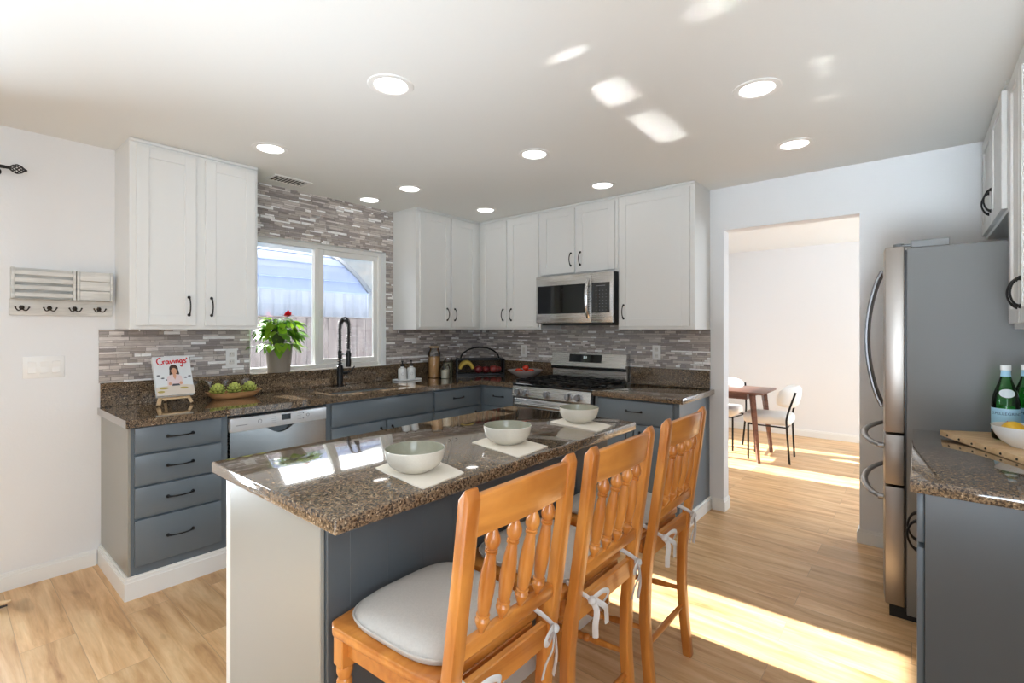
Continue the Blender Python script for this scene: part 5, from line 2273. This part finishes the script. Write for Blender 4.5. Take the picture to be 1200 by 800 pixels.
# soap tray with two pump bottles
TY = thing('soap_tray', 'small white rectangular tray under the two soap bottles', 'tray', (0.150, -1.088, CT1))
b = new_bm()
box(b, 0.095, 0.205, -1.205, -0.975, CT1 + 0.0006, CT1 + 0.007, 0.002, 2)
part(TY, 'base', b, M['ceramic'])
b = new_bm()
box(b, 0.092, 0.097, -1.208, -0.972, CT1 + 0.002, CT1 + 0.016, 0.001)
box(b, 0.203, 0.208, -1.208, -0.972, CT1 + 0.002, CT1 + 0.016, 0.001)
box(b, 0.097, 0.203, -1.208, -1.203, CT1 + 0.002, CT1 + 0.016, 0.001)
box(b, 0.097, 0.203, -0.977, -0.972, CT1 + 0.002, CT1 + 0.016, 0.001)
part(TY, 'rim', b, M['ceramic'])
for yy, lab in ((-1.142, 'white soap pump bottle on the tray, left one nearer the faucet'), (-1.043, 'white soap pump bottle on the tray, right one nearer the jars')):
    r = thing('soap_bottle', lab, 'soap bottle', (0.150, yy, CT1 + 0.0072), 'pump bottles on the white tray')
    b = new_bm()
    lathe(b, [(0, 0.0002), (0.036, 0.0002), (0.038, 0.004), (0.038, 0.092), (0.034, 0.104), (0.018, 0.110), (0.016, 0.120), (0, 0.120)], seg=28)
    bo = part(r, 'bottle', b, M['ceramic'], world=False)
    b = new_bm()
    pts = []
    for k in range(24):
        a = 2 * PI * k / 24
        th = 0.30 * math.cos(a)
        base_a = -0.55
        pts.append((0.0385 * math.cos(base_a + th), 0.0385 * math.sin(base_a + th), 0.055 + 0.0115 * math.sin(a)))
    tube(b, pts, 0.0009, 4, closed=True)
    part(bo, 'ring_mark', b, M['greymark'], world=False)
    b = new_bm()
    lathe(b, [(0.0, 0.1205), (0.017, 0.1205), (0.017, 0.134), (0.006, 0.137), (0.005, 0.160), (0.011, 0.162), (0.011, 0.172), (0, 0.173)], seg=16)
    tube(b, [(0.005, 0, 0.166), (0.030, -0.022, 0.166), (0.036, -0.027, 0.158)], 0.0045, 8)
    part(r, 'pump', b, M['blackplastic'], world=False)


def jar(label, x, y, r, h, fill, fm, lid):
    j = thing('glass_jar', label, 'jar', (x, y, CT1), 'pantry jars in the corner')
    b = new_bm()
    lathe(b, [(0, 0.0006), (r - 0.004, 0.0006), (r, 0.006), (r, h * 0.74), (r * 0.94, h * 0.82), (r * 0.74, h * 0.88), (r * 0.72, h * 0.93), (r * 0.76, h * 0.94), (r * 0.76, h * 0.955)], seg=32)
    part(j, 'glass', b, M['glass'], world=False)
    b = new_bm()
    lathe(b, [(0, 0.004), (r - 0.006, 0.004), (r - 0.004, 0.010), (r - 0.004, fill * h), (r * 0.5, fill * h + 0.006), (0, fill * h + 0.004)], seg=28)
    part(j, 'contents', b, fm, world=False)
    b = new_bm()
    lathe(b, [(0, h * 0.956), (r * 0.79, h * 0.956), (r * 0.79, h * 0.992), (r * 0.74, h), (0, h)], seg=28)
    part(j, 'lid', b, lid, world=False)
    return j


jar('tall glass jar of orange lentils beside the tray', 0.150, -0.770, 0.058, 0.298, 0.66, M['lentil'], M['palewood'])
jar('small glass jar of pale sugar in front of the tall jar', 0.285, -0.752, 0.044, 0.135, 0.55, M['sugar'], M['glass'])
jar('medium glass jar of grey green grain next to the basket', 0.180, -0.620, 0.048, 0.185, 0.72, M['herbs'], M['steel'])

# fruit basket across the corner
BC = Vector((0.265, -0.262, CT1))
BR = math.radians(50)
BS = thing('fruit_basket', 'black metal basket with arched handle across the corner', 'basket', tuple(BC), None, BR)
HWB, HDB, HB = 0.235, 0.085, 0.165
b = new_bm()
for sx in (-1, 1):
    for sy in (-1, 1):
        box(b, sx * HWB - 0.006, sx * HWB + 0.006, sy * HDB - 0.006, sy * HDB + 0.006, 0.0006, HB, 0.001)
for zz in (0.008, HB - 0.006):
    for sy in (-1, 1):
        box(b, -HWB, HWB, sy * HDB - 0.006, sy * HDB + 0.006, zz - 0.006, zz + 0.006, 0.001)
    for sx in (-1, 1):
        box(b, sx * HWB - 0.006, sx * HWB + 0.006, -HDB, HDB, zz - 0.006, zz + 0.006, 0.001)
part(BS, 'frame', b, M['black'], world=False)
b = new_bm()
box(b, -HWB, HWB, -HDB, HDB, 0.0145, 0.0175)
part(BS, 'base_tray', b, M['black'], world=False)
b = new_bm()
k = -HWB + 0.012
while k < HWB - 0.006:
    cyl(b, (k, HDB, 0.014), (k, HDB, HB - 0.01), 0.0012, seg=5)
    k += 0.012
for zz in (0.04, 0.065, 0.09, 0.115, 0.14):
    cyl(b, (-HWB, HDB, zz), (HWB, HDB, zz), 0.0012, seg=5)
kk = -HDB + 0.012
while kk < HDB - 0.006:
    for sx in (-1, 1):
        cyl(b, (sx * HWB, kk, 0.014), (sx * HWB, kk, HB - 0.01), 0.0012, seg=5)
    kk += 0.012
k = -HWB + 0.03
while k < HWB - 0.02:
    cyl(b, (k, -HDB, 0.014), (k, -HDB, 0.055), 0.0012, seg=5)
    k += 0.03
cyl(b, (-HWB, -HDB, 0.055), (HWB, -HDB, 0.055), 0.002, seg=5)
part(BS, 'wire_mesh', b, M['black'], world=False)
b = new_bm()
pts = [(0.195 * math.cos(PI - PI * k / 24), 0, HB - 0.004 + 0.115 * math.sin(PI * k / 24)) for k in range(25)]
tube(b, pts, 0.0075, 8)
box(b, -0.205, -0.185, -HDB, HDB, HB - 0.004, HB + 0.002, 0.001)
box(b, 0.185, 0.205, -HDB, HDB, HB - 0.004, HB + 0.002, 0.001)
part(BS, 'handle', b, M['black'], world=False)


def in_basket(x, y, z):
    v = Matrix.Rotation(BR, 4, 'Z') @ Vector((x, y, 0))
    return (BC.x + v.x, BC.y + v.y, CT1 + z)


bn = thing('banana_bunch', 'bunch of yellow bananas at the left in the black basket', 'bananas', in_basket(-0.140, 0.000, 0.0178), None, BR)
for k in range(4):
    b = new_bm()
    pts, rad = [], []
    for j in range(13):
        s = j / 12
        a = PI * (0.12 + 0.76 * s)
        yy = -0.045 + 0.030 * k
        pts.append((-0.070 * math.cos(a), yy + 0.004 * math.sin(s * 3), 0.008 + 0.100 * math.sin(a)))
        rad.append(0.021 * (0.35 + 0.65 * math.sin(PI * min(max(s * 1.0, 0.05), 0.95)) ** 0.4))
    tube(b, pts, 0.016, 10, radii=rad)
    part(bn, 'banana', b, M['banana'], world=False)


def fruit(name, label, cat, loc, r, m, stem_m, group, sq=0.92):
    f = thing(name, label, cat, loc, group)
    b = new_bm()
    prof = []
    for k in range(15):
        a = -PI / 2 + PI * k / 14
        rr = r * math.cos(a)
        z = r * sq * math.sin(a)
        if k >= 12:
            z -= r * 0.10 * (k - 11) / 3
        prof.append((max(rr, 0) if 0 < k < 14 else 0, z + r * sq))
    lathe(b, prof, seg=20)
    part(f, 'flesh', b, m, world=False)
    b = new_bm()
    top = prof[-1][1]
    tube(b, [(0, 0, top - 0.002), (0.001, 0.001, top + 0.008), (0.004, 0.002, top + 0.014)], 0.0018, 5)
    part(f, 'stem', b, stem_m, world=False)
    return f


for (x, y, r_, m_, nm, lab) in ((-0.020, -0.030, 0.042, 'apple', 'apple', 'dark red apple beside the bananas in the black basket'),
                                (0.060, -0.030, 0.038, 'apple', 'apple', 'dark red apple in the middle of the black basket'),
                                (0.136, -0.025, 0.043, 'onion', 'red_onion', 'pale red onion right of the middle in the black basket'),
                                (0.190, 0.035, 0.035, 'onion', 'red_onion', 'pale red onion at the right end of the black basket')):
    fruit(nm, lab, nm.replace('_', ' '), in_basket(x, y, 0.018), r_, M[m_], M['stembrown'], 'fruit and onions in the black basket')

# glass bowl of tomatoes
GBW = thing('glass_bowl', 'wide textured glass bowl of tomatoes left of the range', 'bowl', (0.815, -0.215, CT1))
b = new_bm()
lathe(b, [(0, 0.0006), (0.060, 0.0006), (0.066, 0.004), (0.110, 0.026), (0.148, 0.052), (0.170, 0.074), (0.167, 0.076), (0.144, 0.056), (0.105, 0.031), (0.060, 0.009), (0, 0.007)], seg=40)
m_fg = mat('frosted_grey_glass', srgb(196, 190, 188), 0.22)
m_fg.node_tree.nodes['Principled BSDF'].inputs['Alpha'].default_value = 0.72
part(GBW, 'glass', b, m_fg, world=False)
for (x, y, z, r_, lab) in ((0.735, -0.215, 0.0300, 0.034, 'red tomato at the left in the glass bowl'), (0.800, -0.268, 0.0220, 0.035, 'red tomato at the front of the glass bowl'),
                           (0.812, -0.165, 0.0220, 0.035, 'red tomato at the back of the glass bowl'), (0.890, -0.225, 0.0300, 0.036, 'red tomato at the right in the glass bowl'),
                           (0.822, -0.218, 0.0700, 0.030, 'red tomato on top of the others in the glass bowl')):
    fruit('tomato', lab, 'tomato', (x, y, CT1 + z), r_, M['tomato'], M['stemgreen'], 'tomatoes in the glass bowl', 0.86)

# ------------------------------------------------------------------ right counter: board, bowl, lemons, bottles
CB = thing('cutting_board', 'pale wooden serving board with brass studs on the right counter', 'cutting board', (3.98, -1.25, CT1))
b = new_bm()
# board is turned a little; corners from the photo
A, Bq = Vector((3.752, -1.045)), Vector((4.050, -1.680))
along = (Bq - A).normalized()
side = Vector((-along.y, along.x))
W_ = 0.24
cor = [A, Bq, Bq + side * W_, A + side * W_]
prism(b, [(p.x, p.y) for p in cor], 2, CT1 + 0.001, CT1 + 0.024, 0.002, 2)
part(CB, 'board', b, M['palewood'])
for k in range(8):
    p = A + along * (0.055 + 0.078 * k)
    b = new_bm()
    q = Vector((p.x, p.y, CT1 + 0.012))
    ball(b, q, 0.0045, sz=1.0)
    part(CB, 'stud', b, M['hook'])
BZ = CT1 + 0.0243
LBX, LBY = 3.985, -1.262
LB = thing('fruit_bowl', 'white ceramic bowl of lemons on the wooden board', 'bowl', (LBX, LBY, BZ))
b = new_bm()
lathe(b, [(0, 0.0), (0.042, 0.0), (0.046, 0.004), (0.070, 0.022), (0.086, 0.048), (0.095, 0.076), (0.092, 0.077), (0.082, 0.050), (0.066, 0.027), (0.042, 0.010), (0, 0.008)], seg=40)
part(LB, 'shell', b, M['ceramic'], world=False)


def lemon(label, x, y, z, rz):
    f = thing('lemon', label, 'lemon', (x, y, z), 'lemons in the white bowl', rz)
    b = new_bm()
    prof = []
    for k in range(21):
        s = k / 20
        rr = 0.033 * math.sin(PI * s) ** 0.62
        if s < 0.08 or s > 0.92:
            rr = 0.006 * math.sin(PI * min(s, 1 - s) / 0.16) + 0.012 * (min(s, 1 - s) / 0.08) ** 2
        prof.append((rr if 0 < k < 20 else 0, -0.044 + 0.088 * s))
    lathe(b, prof, seg=22, mtx=Matrix.Rotation(PI / 2, 4, 'X'))
    part(f, 'fruit', b, M['lemon'], world=False)
    return f


lemon('yellow lemon low at the left in the white bowl', LBX - 0.030, LBY + 0.020, BZ + 0.056, 0.6)
lemon('yellow lemon highest, at the right in the white bowl', LBX + 0.036, LBY - 0.024, BZ + 0.082, 1.9)


def text_mesh(body, size):
    cu = bpy.data.curves.new('txt', 'FONT')
    cu.body = body
    cu.size = size
    cu.align_x = 'CENTER'
    cu.resolution_u = 3
    o = bpy.data.objects.new('txt', cu)
    COL.objects.link(o)
    bpy.context.view_layer.update()
    me = bpy.data.meshes.new_from_object(o.evaluated_get(bpy.context.evaluated_depsgraph_get()))
    bpy.data.objects.remove(o)
    bpy.data.curves.remove(cu)
    return me


def bottle(label, x, y, rz):
    z0 = BZ + 0.0003
    r = thing('water_bottle', label, 'bottle', (x, y, z0), 'green mineral water bottles', rz)
    b = new_bm()
    RB = 0.041
    outer = [(0, 0.0), (0.034, 0.0), (0.040, 0.005), (RB, 0.012), (RB, 0.135), (0.0405, 0.150), (0.036, 0.178), (0.028, 0.205), (0.020, 0.228), (0.0150, 0.248), (0.0135, 0.262), (0.0135, 0.284)]
    lathe(b, outer, seg=36)
    part(r, 'glass', b, M['greenglass'], world=False)
    b = new_bm()
    lathe(b, [(0, 0.003), (0.033, 0.003), (0.0395, 0.013), (0.0395, 0.135), (0.034, 0.178), (0.027, 0.203), (0, 0.203)], seg=30)
    part(r, 'water', b, M['greenglass'], world=False)
    b = new_bm()
    lathe(b, [(0.0150, 0.272), (0.0162, 0.273), (0.0162, 0.290), (0.0150, 0.293), (0, 0.293)], seg=24)
    part(r, 'cap', b, M['ceramic'], world=False)
    b = new_bm()
    lathe(b, [(0.0158, 0.2480), (0.0142, 0.262), (0.0142, 0.2715)], seg=24)
    part(r, 'neck_label', b, M['bluelabel'], world=False)
    b = new_bm()
    lathe(b, [(RB + 0.0005, 0.040), (RB + 0.0006, 0.0405), (RB + 0.0006, 0.1245), (RB + 0.0005, 0.125)], seg=40)
    lb = part(r, 'label', b, M['bluelabel'], world=False)

    def wrap(me, zc, rad, name, m, parent):
        bm = bmesh.new()
        bm.from_mesh(me)
        for v in bm.verts:
            a = v.co.x / rad
            v.co = Vector((rad * math.cos(a), rad * math.sin(a), zc + v.co.y))
        bpy.data.meshes.remove(me)
        part(parent, name, bm, m, world=False, smooth=False)
    wrap(text_mesh('S.PELLEGRINO', 0.0155), 0.100, RB + 0.0009, 'lettering', M['navyink'], lb)
    b = new_bm()
    # red star below the lettering
    bm = bmesh.new()
    c0 = bm.verts.new((0, 0, 0))
    ring = [bm.verts.new(((0.0065 if k % 2 == 0 else 0.0028) * math.sin(PI * k / 5), (0.0065 if k % 2 == 0 else 0.0028) * math.cos(PI * k / 5), 0)) for k in range(10)]
    for k in range(10):
        bm.faces.new((c0, ring[k], ring[(k + 1) % 10]))
    me = bpy.data.meshes.new('star')
    bm.to_mesh(me)
    bm.free()
    wrap(me, 0.074, RB + 0.0009, 'star', M['red'], lb)
    # oval shoulder label
    t = bmesh.new()
    vs = []

    def shoulder(z):
        for (ra, za), (rb_, zb_) in zip(outer, outer[1:]):
            if za <= z <= zb_ and zb_ > za:
                return ra + (rb_ - ra) * (z - za) / (zb_ - za)
        return 0.03
    grid = []
    for i in range(9):
        row = []
        for j in range(13):
            u = -1 + 2 * j / 12
            v = -1 + 2 * i / 8
            uu, vv = u * math.sqrt(1 - v * v / 2), v * math.sqrt(1 - u * u / 2)
            z = 0.184 + vv * 0.0165
            rr = shoulder(z) + 0.0008
            a = uu * 0.024 / rr
            row.append(t.verts.new((rr * math.cos(a), rr * math.sin(a), z)))
        grid.append(row)
    for i in range(8):
        for j in range(12):
            t.faces.new((grid[i][j], grid[i][j + 1], grid[i + 1][j + 1], grid[i + 1][j]))
    b = new_bm()
    merge(b, t)
    part(r, 'shoulder_label', b, M['greylabel'], world=False)
    return r


def face_cam(x, y):
    return math.atan2(-3.8342 - y, 3.6812 - x)


bottle('green glass mineral water bottle nearer the camera, behind the lemon bowl', 3.945, -1.128, face_cam(3.945, -1.128) + 0.12)
bottle('green glass mineral water bottle behind and right of the first one', 4.010, -1.055, face_cam(4.010, -1.055) + 0.5)

# ------------------------------------------------------------------ dining room
TB = thing('dining_table', 'dark walnut dining table with splayed legs in the next room', 'table', (1.85, 1.89, 0))
b = new_bm()
prism(b, [(1.20, 1.585), (2.47, 1.585), (2.47, 2.20), (1.20, 2.20)], 2, 0.700, 0.722, 0.004, 2)
part(TB, 'tabletop', b, M['walnut'])
b = new_bm()
box(b, 1.34, 2.30, 1.66, 1.68, 0.635, 0.6995, 0.002)
box(b, 1.34, 2.30, 2.105, 2.125, 0.635, 0.6995, 0.002)
box(b, 1.34, 1.36, 1.68, 2.105, 0.635, 0.6995, 0.002)
box(b, 2.28, 2.30, 1.68, 2.105, 0.635, 0.6995, 0.002)
part(TB, 'apron', b, M['walnut'])
for (sx, sy) in ((-1, -1), (-1, 1), (1, -1), (1, 1)):
    b = new_bm()
    xt = 1.82 + sx * 0.535
    yt = 1.892 + sy * 0.245
    xb_ = 1.82 + sx * 0.605
    yb = 1.892 + sy * 0.285
    tube(b, [(xb_, yb, 0), (xt, yt, 0.6995)], 0.024, 4, radii=[0.019, 0.032])
    part(TB, 'leg', b, M['walnut'])


def dining_chair(label, loc, rz):
    """faces local -x"""
    r = thing('dining_chair', label, 'chair', loc, 'white boucle dining chairs', rz)
    b = new_bm()
    t = bmesh.new()
    prism(b, [(-0.22, -0.20), (0.16, -0.21), (0.21, -0.15), (0.21, 0.15), (0.16, 0.21), (-0.22, 0.20), (-0.25, 0.15), (-0.25, -0.15)], 2, 0.385, 0.485, 0.035, 4)
    part(r, 'seat', b, M['boucle'], world=False, angle=80)
    b = new_bm()
    t = bmesh.new()
    n = 14
    rows = []
    for k in range(n + 1):
        a = k / n
        yy = -0.225 + 0.45 * a
        bowx = -0.13 * (2 * abs(a - 0.5)) ** 2
        hh = 0.115 * (1 - (2 * abs(a - 0.5)) ** 4 * 0.35)
        ring = []
        for j in range(10):
            an = 2 * PI * j / 10
            th = 0.045 * (1 - (2 * abs(a - 0.5)) ** 6 * 0.4)
            zc = 0.675
            zz = zc + hh * math.sin(an) * (abs(math.sin(an)) ** -0.25 if abs(math.sin(an)) > 1e-3 else 1)
            ring.append(t.verts.new((0.235 + bowx + th * math.cos(an) + 0.16 * (zz - zc), yy, zz)))
        rows.append(ring)
    for p, q in zip(rows, rows[1:]):
        for j in range(10):
            t.faces.new((p[j], p[(j + 1) % 10], q[(j + 1) % 10], q[j]))
    t.faces.new(rows[0][::-1])
    t.faces.new(rows[-1])
    bmesh.ops.recalc_face_normals(t, faces=t.faces[:])
    merge(b, t)
    part(r, 'backrest', b, M['boucle'], world=False, angle=80)
    for s in (-1, 1):
        b = new_bm()
        tube(b, [(-0.19, s * 0.185, 0), (-0.19, s * 0.185, 0.384)], 0.010, 8)
        part(r, 'front_leg', b, M['black'], world=False)
        b = new_bm()
        tube(b, smooth_pts([(0.195, s * 0.190, 0), (0.175, s * 0.228, 0.36), (0.180, s * 0.232, 0.50), (0.250, s * 0.205, 0.735)], 6), 0.010, 8)
        part(r, 'rear_leg', b, M['black'], world=False)
    b = new_bm()
    for s in (-1, 1):
        tube(b, [(-0.19, s * 0.185, 0.374), (0.176, s * 0.226, 0.374)], 0.008, 6)
    tube(b, [(-0.19, -0.185, 0.374), (-0.19, 0.185, 0.374)], 0.008, 6)
    tube(b, [(0.176, -0.226, 0.374), (0.176, 0.226, 0.374)], 0.008, 6)
    part(r, 'seat_frame', b, M['black'], world=False)
    return r


dc = dining_chair('white boucle dining chair at the right end of the walnut table', (2.475, 1.925, 0), 0.06)
dup(dc, (1.885, 2.175, 0), 'white boucle dining chair tucked behind the walnut table, seen at the jamb', PI / 2)
# ------------------------------------------------------------------ added beam lamps standing in for sun reflected from sill and worktop onto the ceiling
GLP = 0.30
UPD = Vector((1.0, 0.02, SUN_TAN)).normalized()


def glint_lamp(x, y0, y1, z, w, power):
    L_ = abs(y1 - y0)
    o = lamp('added_glint_lamp', 'AREA', (x, (y0 + y1) / 2, z), UPD, power * L_, (1.0, 0.97, 0.92), L_, w, math.radians(0.6))
    # size (x of the lamp) along world y
    zc = -UPD
    xc = Vector((0, 1, 0))
    yc = zc.cross(xc).normalized()
    xc = yc.cross(zc).normalized()
    o.rotation_euler = Matrix((xc, yc, zc)).transposed().to_euler()
    return o


glint_lamp(0.08, -2.325, -2.270, 1.089, 0.075, GLP)
glint_lamp(0.08, -2.020, -1.785, 1.089, 0.075, GLP)
glint_lamp(0.08, -1.770, -1.738, 1.089, 0.075, GLP)
glint_lamp(0.08, -1.630, -1.200, 1.089, 0.075, GLP)
glint_lamp(0.37, -2.265, -2.180, 0.960, 0.080, GLP)
glint_lamp(0.36, -2.010, -1.993, 0.960, 0.075, GLP * 0.5)
glint_lamp(0.56, -1.640, -1.585, 0.945, 0.040, GLP * 0.3)
glint_lamp(0.58, -1.520, -1.475, 0.945, 0.040, GLP * 0.3)
glint_lamp(0.56, -1.290, -1.200, 0.955, 0.060, GLP * 0.25)
